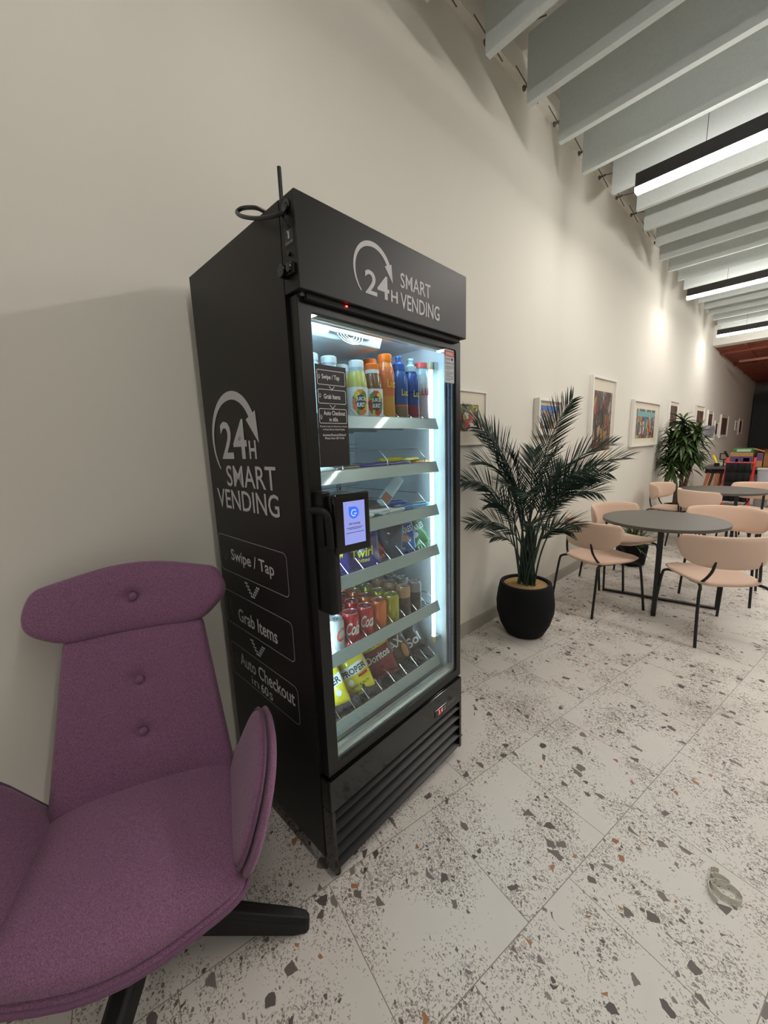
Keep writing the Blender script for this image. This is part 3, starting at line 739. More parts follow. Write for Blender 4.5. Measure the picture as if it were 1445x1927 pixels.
sport = [(0.031, 0), (0.0355, 0.006), (0.0365, 0.03), (0.0345, 0.09), (0.0365, 0.14), (0.0355, 0.175), (0.028, 0.198), (0.0225, 0.206), (0.0225, 0.212)]
def bottle(name, label, prof, bm_, cap_m, cap_h, x, y, shelf, group=None, words=None, wcol=None, lab=None, sport_cap=False, facing=-0.45, collar=None):
    t = thing(name, label, 'bottle', group=group)
    mb = MB(); mb.lathe(prof, 24); mb.build('bottle_body', bm_, t, smooth=True)
    r, z = prof[-1]
    mb = MB()
    if sport_cap: mb.lathe([(r + 0.002, z - 0.002), (r + 0.002, z + 0.018), (0.016, z + 0.024), (0.011, z + 0.028), (0.011, z + 0.040), (0.013, z + 0.042), (0.012, z + 0.050)], 20)
    else: mb.lathe([(r + 0.002, z - 0.002), (r + 0.002, z + cap_h - 0.003), (r - 0.001, z + cap_h)], 24)
    mb.build('cap', cap_m, t, smooth=True)
    if collar:
        mb = MB(); mb.lathe([(r + 0.0022, z - 0.016), (r + 0.0022, z - 0.002)], 24, cap=False); mb.build('neck_ring', collar, t, smooth=True)
    rf = lerp_prof(prof); fn = cyl_fn(rf, facing)
    if lab:
        mb = MB(); z0, z1 = lab[0]; mb.lathe([(rf(z0) + 0.0006, z0), (rf(z0) + 0.0006, z0 + 0.001), (rf(z1) + 0.0006, z1)], 32, cap=False); lb = mb.build('paper_label', lab[1], t, smooth=True)
        if len(lab) > 2:
            mb = MB(); zc = (z0 + z1) / 2
            for k in range(14):
                a = 2 * PI * k / 14; mb.mi = k % 4
                ca, cb = 0.020 * math.cos(a), zc + 0.032 * math.sin(a)
                disc(mb, ca, cb, 0.011, 0.013, fn, 0.0010 + 0.0002 * (k % 3), 10, 2)
            mb.build('label_fruit', lab[2], lb)
            mb = MB(); disc(mb, 0.0, zc, 0.019, 0.027, fn, 0.0022, 8, 4); mb.build('label_badge', L_ink, lb)
    if words:
        mb = MB()
        for wd, a0, z0, a1, z1 in words: text_into(mb, wd, fn, a0, z0, a1, z1, 0.02, h=0.003)
        mb.build('lettering', wcol, t)
    return put(t, x, y, SZ[shelf], 0)
JB = [('JUICE', -0.016, 0.076, 0.016, 0.092), ('BURST', -0.014, 0.058, 0.014, 0.073)]
B_juiceY = pm('cloudy_yellow_juice', rgb(186, 178, 92), 0.15); B_juiceB = pm('brown_juice', rgb(112, 74, 52), 0.15); B_clear = pm('clear_water_bottle', rgb(190, 205, 210), 0.12)
B_luc = ramp_mat('orange_energy_bottle', [(0, rgb(196, 140, 60)), (0.45, rgb(206, 108, 62)), (0.9, rgb(226, 132, 60))], 2, 0.15)
B_bb = ramp_mat('blue_sport_sleeve_brown', [(0, rgb(112, 92, 74)), (0.33, rgb(200, 92, 50)), (0.36, rgb(32, 76, 138))], 2, 0.25)
B_br = ramp_mat('blue_sport_sleeve_red', [(0, rgb(130, 44, 60)), (0.36, rgb(28, 66, 138))], 2, 0.25)
B_red = ramp_mat('red_sport_sleeve', [(0, rgb(150, 30, 30)), (0.5, rgb(206, 62, 40))], 2, 0.25)
B_silver = ramp_mat('clear_pink_sleeve', [(0, rgb(190, 176, 186)), (0.6, rgb(200, 206, 206)), (0.85, rgb(170, 196, 206))], 2, 0.15)
fruitA = ((0.022, 0.126), L_white, [L_fruit, L_yel, L_leaf, L_fruit]); fruitB = ((0.022, 0.126), L_white, [L_red, L_leaf, L_yel, L_red])
XF = -0.155
bottle('juice_bottle', 'yellow-green juice bottle with white cap and fruit label at the front of the top shelf', juice, B_juiceY, P_white, 0.022, XF, 0.327, 0, None, JB, L_print, fruitA, collar=P_clear)
bottle('juice_bottle', 'brown juice bottle with orange cap and fruit label at the front of the top shelf', juice, B_juiceB, P_orange, 0.020, XF, 0.404, 0, None, JB, L_print, fruitB, collar=P_white)
bottle('energy_drink_bottle', 'tall orange drink bottle with orange cap beside the brown juice', tall, B_luc, P_orange, 0.026, XF, 0.474, 0, None, [('Luc', -0.006, 0.135, 0.030, 0.165)], L_yel)
bottle('sports_drink_bottle', 'blue sleeved sports bottle with brown lower half', sport, B_bb, P_blue, 0, XF, 0.550, 0, None, [('Luc', -0.004, 0.11, 0.026, 0.135)], L_yel, sport_cap=True)
bottle('sports_drink_bottle', 'blue sleeved sports bottle with dark red lower half', sport, B_br, P_clear, 0, XF, 0.622, 0, None, [('Luc', -0.004, 0.11, 0.026, 0.135)], L_yel, sport_cap=True)
bottle('flavoured_water_bottle', 'pale clear bottle with pink cap next to the bright light tube', tall, B_silver, P_pinkcap, 0.022, XF, 0.690, 0, None, [('LU', -0.012, 0.12, 0.016, 0.15)], L_red)
bottle('sports_drink_bottle', 'red bottle with orange cap behind the blue sports bottle', sport, B_red, P_orange, 0.02, XF - 0.085, 0.664, 0)
bottle('sports_drink_bottle', 'blue bottle with red cap in the second row', sport, B_br, P_red, 0.02, XF - 0.085, 0.595, 0)
bottle('energy_drink_bottle', 'orange drink bottle in the second row behind another orange one', tall, B_luc, P_orange, 0.024, XF - 0.085, 0.478, 0)
bottle('juice_bottle', 'yellow-green juice bottle in the second row', juice, B_juiceY, P_white, 0.022, XF - 0.085, 0.330, 0, collar=P_clear)
bottle('juice_bottle', 'brown juice bottle in the second row', juice, B_juiceB, P_orange, 0.020, XF - 0.085, 0.406, 0, collar=P_white)
bottle('water_bottle', 'clear bottle with white cap behind the black sticker, nearer the handle side', juice, B_clear, P_white, 0.02, XF, 0.130, 0)
bottle('water_bottle', 'clear bottle with white cap behind the black sticker, farther from the handle side', juice, B_clear, P_white, 0.02, XF, 0.205, 0)
bottle('juice_bottle', 'red drink bottle with red cap peeking over the black sticker', juice, B_red, P_red, 0.02, XF - 0.085, 0.262, 0)

# --- cans
M_lid = mat('can_lid', rgb(200, 206, 208), 0.25, metal=0.9)
def can_parts(name, label, body_m, hgt, r, group, words=None, wcol=None, facing=-0.42, shear=0.0, accents=None):
    t = thing(name, label, 'can', group=group)
    prof = [(r * 0.80, 0), (r * 0.9, 0.003), (r, 0.010), (r, hgt - 0.018), (r * 0.95, hgt - 0.010), (r * 0.86, hgt - 0.003)]
    mb = MB(); mb.lathe(prof, 24); mb.build('can_body', body_m, t, smooth=True)
    mb = MB(); mb.lathe([(r * 0.85, hgt - 0.004), (r * 0.87, hgt - 0.001), (r * 0.86, hgt), (r * 0.82, hgt), (r * 0.80, hgt - 0.0045), (0.0, hgt - 0.0045)], 24); lid = mb.build('lid', M_lid, t, smooth=True)
    mb = MB(); mb.ring_prism(rrect(-0.006, -0.008, 0.016, 0.008, 0.007, 3), rrect(-0.002, -0.0045, 0.010, 0.0045, 0.004, 3), lambda a, b, h: (a, b, h), hgt - 0.0040, hgt - 0.0022)
    mb.build('pull_tab', M_chrome, lid)
    fn = cyl_fn(lerp_prof(prof), facing)
    if words:
        mb = MB()
        for wd, a0, z0, a1, z1 in words: text_into(mb, wd, fn, a0, z0, a1, z1, 0.02, shear=shear, h=0.0014)
        mb.build('lettering', wcol, t)
    return t
C_cola = pm('red_can', rgb(196, 34, 44), 0.22, metal=0.35); C_silver = pm('silver_can', rgb(206, 210, 212), 0.22, metal=0.5); C_or = pm('orange_can', rgb(222, 112, 42), 0.22, metal=0.35); C_lime = pm('lime_can', rgb(184, 178, 48), 0.22, metal=0.35)
C_cof = ramp_mat('coffee_can', [(0, rgb(74, 52, 46)), (0.68, rgb(184, 140, 104))], 2, 0.3); C_drk = ramp_mat('dark_can', [(0, rgb(66, 54, 56)), (0.7, rgb(150, 146, 146))], 2, 0.3)
CZ = SZ[4]
cols = [  # (y, material, height, radius, name word, label colour, words, word colour, shear)
    (0.163, C_silver, 0.128, 0.0335, 'silver diet soda can', [('C', -0.004, 0.050, 0.030, 0.100)], L_red, 0.3),
    (0.236, C_cola, 0.128, 0.0335, 'red cola can', [('Cola', -0.026, 0.048, 0.028, 0.098)], L_print, 0.5),
    (0.310, C_cola, 0.128, 0.0335, 'red cola can', [('Coca', -0.026, 0.052, 0.028, 0.100)], L_print, 0.5),
    (0.385, C_or, 0.128, 0.0335, 'orange soda can', None, None, 0),
    (0.460, C_lime, 0.128, 0.0335, 'lime yellow soda can', [('J', 0.006, 0.040, 0.012, 0.060)], L_ink, 0),
    (0.537, C_cof, 0.142, 0.0310, 'tall coffee can with tan top', [('COFFEE', 0.004, 0.03, 0.024, 0.09)], L_print, 0),
    (0.612, C_drk, 0.142, 0.0310, 'tall dark can with grey top', [('LATTE', 0.004, 0.03, 0.024, 0.09)], L_print, 0)]
ROWS = ['at the front of the can shelf', 'in the second row back', 'in the third row back', 'in the fourth row back']
for ci_, (y, m, hgt, r, nm, wds, wc, sh_) in enumerate(cols):
    if nm.startswith('red cola'): nm2 = nm + (' next to the silver can column' if ci_ == 1 else ' next to the orange can column')
    else: nm2 = nm
    if nm.startswith('tall'): wds = None
    first = can_parts('soda_can', nm2 + ', ' + ROWS[0], m, hgt, r, 'cans on the fifth shelf', wds, wc, shear=sh_)
    put(first, -0.150, y, CZ, 0)
    for k in range(1, 4):
        dup(first, W(-0.150 - 0.074 * k, y + 0.003 * math.sin(k * 2 + ci_), CZ), MA + random.uniform(-0.6, 0.6) * 0.3, nm2 + ', ' + ROWS[k])

# --- bags
def wrinkle(seed, amt):
    rnd = random.Random(seed); ws = [(rnd.uniform(15, 60), rnd.uniform(15, 60), rnd.uniform(0, 6), rnd.uniform(0.3, 1)) for _ in range(5)]
    return lambda a, b: amt * sum(k * math.sin(fa * a * 1.6 + ph) * math.sin(fb * b + ph * 2) for fa, fb, ph, k in ws) / 2
def bag(name, label, cat, m, wd, hgt, th, x, y, z, rot=0.0, lean=0.0, roll=0.0, words=(), patches=(), group=None, seed=1):
    t = thing(name, label, cat, group=group)
    R = Matrix.Rotation(roll, 3, 'X') @ Matrix.Rotation(-lean, 3, 'Y')
    o = densify(rrect(-wd / 2, 0.014, wd / 2, hgt - 0.014, 0.008, 3), 0.014)
    wr = wrinkle(seed, th * 0.24); p = 2.0
    fn = lambda a, b, h=0.0: tuple(R @ Vector((h, a, b)))
    mb = MB(); mb.pillow(o, fn, th / 2, th / 2, 7, p, wr)
    for z0, z1 in ((0.0, 0.018), (hgt - 0.018, hgt)):
        n = 16
        rows = [[fn(-wd / 2 + 0.002 + (wd - 0.004) * k / n, zz, 0.0012 * (-1) ** k) for k in range(n + 1)] for zz in (z0, z1)]
        for k in range(n): mb.face([rows[0][k], rows[0][k + 1], rows[1][k + 1], rows[1][k]])
    mb.build('wrapper', m, t, smooth='all')
    def surf(a, b, h=0.0):
        s = max(abs(a) / (wd / 2), abs(b - hgt / 2) / (hgt / 2 - 0.014)); s = min(1.0, s)
        return fn(a, b, th / 2 * max(0, 1 - s ** p) ** (1 / p) + max(0, wr(a, b)) * 0.8 + 0.0028 + h)
    for pn, pmat, poly in patches:
        mb = MB(); P2 = [Vector(q) for q in poly]; c = sum(P2, Vector((0, 0))) / len(P2)
        D = densify(poly, 0.012)
        for k in range(len(D)):
            a_, b_ = Vector(D[k]), Vector(D[(k + 1) % len(D)])
            for s0, s1 in ((0.001, 0.35), (0.35, 0.7), (0.7, 1.0)):
                q = [c.lerp(a_, s0), c.lerp(b_, s0), c.lerp(b_, s1), c.lerp(a_, s1)]
                mb.face([surf(v.x, v.y) for v in q])
        mb.build(pn, pmat, t)
    for wd_, mt_, a0, z0, a1, z1, sh_, ang in words:
        mb = MB(); ca, cb = (a0 + a1) / 2, (z0 + z1) / 2; c_, s_ = math.cos(ang), math.sin(ang)
        f2 = lambda a, b, h=0.0: surf(ca + (a - ca) * c_ - (b - cb) * s_, cb + (a - ca) * s_ + (b - cb) * c_, h + 0.0012)
        text_into(mb, wd_, f2, a0, z0, a1, z1, 0.02, sh_); mb.build('lettering', mt_, t)
    if label.find('bottom shelf') >= 0 or z == SZ[5]: t.scale = (0.80, 0.80, 0.80)
    return put(t, x, y, z, rot)
foil = dict(rough=0.28, coat=0.5)
G_purple = mat('purple_foil', rgb(58, 48, 124), **foil); G_yellow = mat('yellow_foil', rgb(226, 206, 44), **foil); G_blue = mat('blue_foil', rgb(34, 96, 182), **foil); G_green = mat('green_foil', rgb(62, 128, 78), **foil); G_red = mat('red_foil', rgb(176, 44, 44), **foil); G_slate = mat('slate_foil', rgb(70, 92, 122), **foil); G_maroon = mat('maroon_foil', rgb(122, 34, 36), **foil); G_brown = mat('brown_foil', rgb(84, 66, 60), **foil); G_char = mat('charcoal_foil', rgb(74, 66, 66), **foil); G_orange = mat('orange_foil', rgb(226, 150, 40), **foil); G_pinkfoil = mat('magenta_foil', rgb(196, 80, 190), **foil); G_white = mat('white_foil', rgb(228, 230, 228), **foil); G_tan = mat('tan_print', rgb(190, 136, 84), **foil); G_teal = mat('teal_foil', rgb(72, 110, 130), **foil); G_beans = mat('dark_bean_foil', rgb(66, 56, 58), rough=0.4, noise=(90, 0.8))
I_white = mat('white_ink', rgb(232, 234, 232), 0.4); I_black = mat('black_ink', rgb(28, 28, 32), 0.4); I_yellow = mat('yellow_ink', rgb(226, 218, 60), 0.4)
z4 = SZ[3]
R0 = -0.50
bag('chocolate_bag', 'purple chocolate bag with yellow slanted word, front of the fourth shelf', 'sweet bag', G_purple, 0.150, 0.150, 0.045, -0.150, 0.310, z4, R0, 0.30, 0, [('Twirl', I_yellow, -0.042, 0.052, 0.046, 0.086, 0.25, 0.14), ('bites', I_yellow, -0.020, 0.033, 0.028, 0.048, 0.2, 0.10), ('Cadbury', I_white, -0.052, 0.094, -0.004, 0.106, 0.3, 0.1)], seed=3)
bag('chocolate_bag', 'purple chocolate bag partly hidden by the payment terminal', 'sweet bag', G_purple, 0.130, 0.150, 0.040, -0.165, 0.190, z4, R0, 0.32, 0.1, [('Tw', I_yellow, 0.006, 0.066, 0.044, 0.094, 0.2, 0.1)], seed=4)
bag('chocolate_bag', 'yellow and orange sweet bag by the handle end of the fourth shelf', 'sweet bag', G_orange, 0.095, 0.095, 0.035, -0.150, 0.115, z4, R0, 0.30, 0, seed=5)
bag('chocolate_bag', 'red sweet bag lying beside the purple chocolate bag', 'sweet bag', G_red, 0.120, 0.130, 0.040, -0.190, 0.415, z4, R0 + 0.15, 0.45, 0.35, [('Crunch', I_white, -0.03, 0.05, 0.04, 0.07, 0.2, 0.2)], seed=6)
bag('crisp_bag', 'slate blue crisp bag behind the blue bag', 'crisp bag', G_slate, 0.130, 0.165, 0.050, -0.245, 0.450, z4, R0, 0.25, 0.1, seed=7)
bag('crisp_bag', 'teal crisp bag at the back of the fourth shelf', 'crisp bag', G_teal, 0.130, 0.165, 0.050, -0.300, 0.340, z4, R0, 0.2, 0, seed=8)
bag('crisp_bag', 'grey-blue crisp bag in front of the slate one', 'crisp bag', G_slate, 0.110, 0.160, 0.045, -0.180, 0.490, z4, R0 - 0.2, 0.30, -0.1, seed=17)
bag('crisp_bag', 'bright blue crisp bag with white slanted word', 'crisp bag', G_blue, 0.120, 0.158, 0.050, -0.165, 0.575, z4, R0, 0.26, 0.12, [('SQUARES', I_white, -0.052, 0.082, 0.050, 0.112, 0.1, 0.2), ('Salt', I_white, -0.035, 0.022, 0.0, 0.034, 0.1, 0.1)], [('seal_badge', G_red, [(0.018 * math.cos(a), 0.132 + 0.010 * math.sin(a)) for a in [2 * PI * k / 12 for k in range(12)]]), ('printed_crisps', G_tan, [(0.005 + 0.020 * math.cos(a), 0.070 + 0.014 * math.sin(a)) for a in [2 * PI * k / 10 for k in range(10)]])], seed=9)
bag('crisp_bag', 'green crisp bag with white slanted word', 'crisp bag', G_green, 0.120, 0.160, 0.050, -0.165, 0.668, z4, R0 + 0.1, 0.30, 0.20, [('SQUARES', I_white, -0.052, 0.080, 0.050, 0.110, 0.1, 0.2)], [('seal_badge', G_red, [(0.018 * math.cos(a), 0.132 + 0.010 * math.sin(a)) for a in [2 * PI * k / 12 for k in range(12)]]), ('printed_crisps', G_white, [(-0.01 + 0.022 * math.cos(a), 0.070 + 0.014 * math.sin(a)) for a in [2 * PI * k / 10 for k in range(10)]])], seed=10)
bag('crisp_bag', 'green crisp bag in the second row against the cabinet side', 'crisp bag', G_green, 0.120, 0.165, 0.045, -0.250, 0.655, z4, R0, 0.2, 0.1, seed=11)
z6 = SZ[5]
bag('popcorn_bag', 'yellow popcorn bag with large black word, front of the bottom shelf', 'snack bag', G_yellow, 0.150, 0.225, 0.060, -0.170, 0.300, z6 + 0.014, R0, 0.30, 0.30, [('PROPER', I_black, -0.066, 0.118, 0.064, 0.150, 0, 0.12), ('SWEET & SALTY', I_black, -0.045, 0.050, 0.055, 0.063, 0, 0.1)], [('white_band', G_white, [(-0.070, 0.105), (0.070, 0.118), (0.070, 0.168), (-0.070, 0.155)]), ('red_label', G_red, [(0.01, 0.090), (0.06, 0.095), (0.06, 0.108), (0.01, 0.103)]), ('printed_popcorn', G_white, [(-0.035 + 0.014 * math.cos(a), 0.080 + 0.016 * math.sin(a)) for a in [2 * PI * k / 10 for k in range(10)]])], seed=12)
bag('popcorn_bag', 'yellow popcorn bag at the handle end of the bottom shelf', 'snack bag', G_yellow, 0.150, 0.225, 0.060, -0.165, 0.165, z6 + 0.014, R0, 0.30, 0.30, [('PROPER', I_black, -0.066, 0.118, 0.064, 0.150, 0, 0.12)], [('white_band', G_white, [(-0.070, 0.105), (0.070, 0.118), (0.070, 0.168), (-0.070, 0.155)]), ('printed_popcorn', G_white, [(0.035 + 0.014 * math.cos(a), 0.080 + 0.016 * math.sin(a)) for a in [2 * PI * k / 10 for k in range(10)]])], seed=13)
bag('popcorn_bag', 'magenta and white popcorn bag behind the yellow ones', 'snack bag', G_pinkfoil, 0.140, 0.220, 0.055, -0.245, 0.225, z6 + 0.014, R0, 0.22, 0.30, [], [('white_band', G_white, [(-0.065, 0.105), (0.065, 0.118), (0.065, 0.150), (-0.065, 0.137)])], seed=14)
bag('crisp_bag', 'maroon tortilla chip bag with yellow top stripe', 'crisp bag', G_maroon, 0.140, 0.215, 0.055, -0.175, 0.437, z6 + 0.014, R0, 0.30, 0.30, [('GRAB', I_black, -0.030, 0.146, 0.03, 0.162, 0, 0.08), ('Doritos', I_white, -0.055, 0.088, 0.056, 0.120, 0.1, 0.12), ('Chilli', G_red, -0.03, 0.035, 0.04, 0.055, 0.2, 0.12)], [('yellow_stripe', G_yellow, [(-0.066, 0.135), (0.066, 0.143), (0.066, 0.172), (-0.066, 0.164)])], seed=15)
bag('crisp_bag', 'brown crisp bag with big white slanted letters', 'crisp bag', G_brown, 0.140, 0.205, 0.055, -0.185, 0.545, z6 + 0.014, R0, 0.32, 0.30, [('MAX', I_white, -0.055, 0.085, 0.050, 0.126, 0.15, 0.30)], [('printed_chip', G_tan, [(0.045 + 0.014 * math.cos(a), 0.062 + 0.034 * math.sin(a)) for a in [2 * PI * k / 12 for k in range(12)]])], seed=16)
bag('crisp_bag', 'charcoal crisp bag with white script beside the cabinet side', 'crisp bag', G_char, 0.130, 0.190, 0.050, -0.185, 0.665, z6 + 0.014, R0 + 0.1, 0.30, 0.30, [('Sol', I_white, -0.035, 0.060, 0.045, 0.105, 0.1, 0.2)], seed=18)
bag('coffee_bean_bag', 'dark bag printed with coffee beans at the front of the bottom shelf', 'snack bag', G_beans, 0.150, 0.075, 0.040, -0.135, 0.190, z6, R0 + 0.25, 0.45, 0, seed=19)
bag('coffee_bean_bag', 'small dark bag printed with coffee beans under the maroon bag', 'snack bag', G_beans, 0.110, 0.075, 0.035, -0.135, 0.330, z6, R0 + 0.25, 0.45, 0, seed=20)
bag('sweet_pouch', 'orange sweet pouch at the handle end of the bottom shelf', 'sweet bag', G_orange, 0.050, 0.075, 0.030, -0.135, 0.095, z6, R0, 0.3, 0, seed=21)
bag('crisp_bag', 'brown crisp bag in the second row of the bottom shelf', 'crisp bag', G_brown, 0.130, 0.200, 0.050, -0.270, 0.440, z6, R0, 0.2, 0.1, seed=22)
bag('crisp_bag', 'charcoal crisp bag in the second row of the bottom shelf', 'crisp bag', G_char, 0.130, 0.200, 0.050, -0.270, 0.570, z6, R0, 0.2, 0.1, seed=23)
# green snack tubs
M_tubg = pm('green_tub', rgb(60, 190, 130), 0.2); M_tubgrey = pm('tub_sleeve', rgb(150, 150, 138), 0.35)
def tub(label, x, y, z, words):
    t = thing('snack_tub', label, 'tub')
    mb = MB(); mb.lathe([(0.034, 0), (0.037, 0.004), (0.040, 0.03), (0.041, 0.032)], 24); mb.build('tub_base', M_tubg, t, smooth=True)
    mb = MB(); mb.lathe([(0.034, 0.032), (0.037, 0.10)], 24); mb.build('tub_sleeve', M_tubgrey, t, smooth=True)
    mb = MB(); mb.lathe([(0.039, 0.10), (0.039, 0.108), (0.03, 0.112)], 24); mb.build('lid', pm('tan_lid', rgb(200, 150, 90)), t, smooth=True)
    if words:
        mb = MB(); text_into(mb, words, cyl_fn(lambda b: 0.037, -0.45), -0.026, 0.062, 0.026, 0.086, 0.02, h=0.0025); mb.build('lettering', I_white, t)
    put(t, x, y, z, 0)
tub('green based snack tub with white word, second row beside the cabinet side', -0.262, 0.640, z6 + 0.055, 'PITTA')
tub('green based snack tub behind the charcoal crisp bags', -0.345, 0.585, z6 + 0.055, None)
mb = MB(); mb.box((-0.39, -0.10, 0.0), (0.0, 0.0, 0.050)); 
bx = mb.build('carton', mat('brown_carton', rgb(92, 78, 66), 0.8)); tag(bx, 'low brown carton under the snack tubs on the bottom shelf', 'box'); put(bx, -0.222, 0.700, z6, 0)

# --- chocolate bars on shelves two and three
def bar(label, m, ln, wd, th, x, y, z, rot, pitch=0.0, band=None, word=None, wcol=None, group=None, roll=0.0):
    t = thing('chocolate_bar', label, 'chocolate bar', group=group)
    R = Matrix.Rotation(pitch, 3, 'Y') @ Matrix.Rotation(roll, 3, 'X')
    o = densify(rrect(-ln / 2, -wd / 2, ln / 2, wd / 2, 0.006, 2), 0.014); wr = wrinkle(sum(map(ord, label)) % 97, th * 0.06)
    fn = lambda a, b, h=0.0: tuple(R @ Vector((a, b, h + th / 2)))
    mb = MB(); mb.pillow(o, fn, th / 2, th / 2, 6, 2.6, wr)
    mb.build('wrapper', m, t, smooth='all')
    top = lambda a, b, h=0.0: fn(a, b, th * 0.47 + h)
    if band:
        mb = MB(); x0, x1, bm_ = band
        mb.face([top(a, b, 0.002) for a, b in ((x0, -wd * 0.38), (x1, -wd * 0.38), (x1, wd * 0.38), (x0, wd * 0.38))]); mb.build('printed_band', bm_, t)
    if word:
        mb = MB(); text_into(mb, word, top, -ln * 0.34, -wd * 0.22, ln * 0.34, wd * 0.22, 0.02, h=0.0035); mb.build('lettering', wcol, t)
    return put(t, x, y, z, rot)
z2, z3 = SZ[1] + 0.002, SZ[2] + 0.002
H = PI / 2
bar('purple bar lying along the front edge of the second shelf', G_purple, 0.170, 0.036, 0.020, -0.150, 0.400, z2, H - 0.1, 0, None, 'Dairy Milk', I_white)
bar('purple bar behind the front purple bar, second shelf', G_purple, 0.150, 0.036, 0.020, -0.195, 0.480, z2, H + 0.15)
bar('dark purple bar with pale band beside the yellow bars', G_purple, 0.120, 0.034, 0.020, -0.150, 0.535, z2, H + 0.05, 0, (0.01, 0.05, G_white))
bar('yellow bar above the purple bars, second shelf', G_yellow, 0.110, 0.036, 0.022, -0.205, 0.545, z2 + 0.012, H - 0.3)
bar('yellow bar at the lit end of the second shelf', G_yellow, 0.120, 0.036, 0.024, -0.180, 0.630, z2 + 0.008, H + 0.1)
bar('orange and purple bar nearest the light tube, second shelf', G_orange, 0.100, 0.034, 0.018, -0.150, 0.665, z2, H, 0, (-0.04, 0.0, G_purple))
bar('grey and black bar behind the black sticker foot', G_char, 0.130, 0.040, 0.020, -0.150, 0.250, z2, H + 0.2, 0, (-0.03, 0.03, G_white))
bar('green-gold bar beside the grey bar, second shelf', G_tan, 0.120, 0.036, 0.020, -0.200, 0.300, z2, H - 0.3)
bar('white bar at the handle end of the second shelf', G_white, 0.130, 0.040, 0.020, -0.150, 0.130, z2, H)
bar('white and black bar at the front of the third shelf next to the terminal', G_white, 0.150, 0.045, 0.022, -0.150, 0.300, z3, H + 0.15, 0, (-0.05, 0.05, G_char), 'BOOST', I_white)
bar('brown and white bar lying across the white ones, third shelf', G_white, 0.170, 0.045, 0.024, -0.170, 0.400, z3 + 0.006, H - 0.25, 0, (-0.02, 0.06, mat('cocoa_print', rgb(120, 74, 58), 0.4)))
bar('pale grey bar at the front middle of the third shelf', mat('pale_foil', rgb(190, 196, 190), **foil), 0.140, 0.042, 0.022, -0.145, 0.475, z3, H + 0.1, 0)
bar('white bar with dark tip behind the pale ones, third shelf', G_white, 0.130, 0.040, 0.022, -0.230, 0.360, z3 + 0.01, H + 0.4, 0.12, (0.02, 0.06, G_char))
bar('dark blue bar at the back of the third shelf', G_slate, 0.150, 0.040, 0.022, -0.290, 0.350, z3, H)
bar('bright blue bar in the middle of the third shelf', G_blue, 0.140, 0.042, 0.022, -0.160, 0.560, z3, H + 0.1, 0, (-0.05, 0.0, G_white))
bar('bright blue bar stacked on another, third shelf', G_blue, 0.130, 0.040, 0.022, -0.215, 0.560, z3 + 0.016, H - 0.2, 0, (0.0, 0.05, G_white))
bar('blue and white bar at the lit end of the third shelf', mat('sky_foil', rgb(110, 180, 226), **foil), 0.130, 0.042, 0.022, -0.150, 0.655, z3, H - 0.1, 0, (-0.02, 0.03, G_white))
bar('tan bar between the blue bars, third shelf', G_tan, 0.130, 0.040, 0.022, -0.250, 0.520, z3, H + 0.3)
bar('white and blue bar standing up at a slant on the third shelf', mat('ice_foil', rgb(206, 222, 228), **foil), 0.165, 0.050, 0.022, -0.215, 0.540, z3 + 0.080, H, -0.72, (-0.065, -0.025, mat('toffee_print', rgb(170, 116, 96), 0.4)), None, None, None, 1.15)

# ---------------------------------------------------------------- plum swivel armchair (local: x forward, y towards the vending cabinet)
ac = thing('lounge_chair', 'plum wool swivel armchair with headrest and black star base', 'armchair', (0.565, 0.06, 0), math.radians(-20.05))
def dimples(pts, depth, r):
    return lambda a, b: -sum(depth * math.exp(-((a - x) ** 2 + (b - y) ** 2) / (r * r)) + depth * 0.35 * math.exp(-((a - x) ** 2 / (r * r * 9) + (b - y) ** 2 / (r * r * 0.7))) for x, y in pts)
TB = 0.314
def back_fn(curve):
    def f(a, b, h):      # a lateral, b height, h out of the pad
        x = -0.255 - (b - 0.40) * TB + curve * a * a
        return (x + h * 0.955, a - h * a * 0.5, b + h * 0.30)
    return f
# backrest
o = densify(rpoly([(-0.268, 0.395), (0.268, 0.395), (0.206, 0.915), (-0.206, 0.915)], [0.02, 0.02, 0.03, 0.03]), 0.018)
mb = MB(); mb.pillow(o, back_fn(0.35), 0.040, 0.045, 16, 3.4, dimples([(0, 0.742), (0.0, 0.584)], 0.020, 0.022))
bk = mb.build('backrest', M_purple, ac, smooth='all')
for z in (0.742, 0.584):
    mb = MB(); c = Vector(back_fn(0.35)(0, z, 0.030)); mb.lathe([(0.0125, -0.003), (0.012, 0.002), (0.008, 0.005), (0.0, 0.006)], 16)
    b_ = mb.build('button', M_purple, bk, smooth=True); b_.location = c; b_.rotation_euler = (0, math.radians(90 - 17), 0)
# headrest
o = densify(rpoly([(-0.205, 0.896), (0.205, 0.896), (0.285, 0.972), (0.298, 1.010), (0.272, 1.080), (0.0, 1.134), (-0.276, 1.080), (-0.302, 1.010), (-0.292, 0.952)], [0.05, 0.05, 0.04, 0.03, 0.03, 0.3, 0.03, 0.06, 0.04]), 0.016)
mb = MB(); mb.pillow(o, back_fn(0.55), 0.046, 0.045, 16, 3.4, dimples([(0, 1.008)], 0.020, 0.022))
hd = mb.build('headrest', M_purple, ac, smooth='all')
mb = MB(); c = Vector(back_fn(0.55)(0, 1.008, 0.040)); mb.lathe([(0.0125, -0.003), (0.012, 0.002), (0.008, 0.005), (0.0, 0.006)], 16)
b_ = mb.build('button', M_purple, hd, smooth=True); b_.location = c; b_.rotation_euler = (0, math.radians(90 - 17), 0)
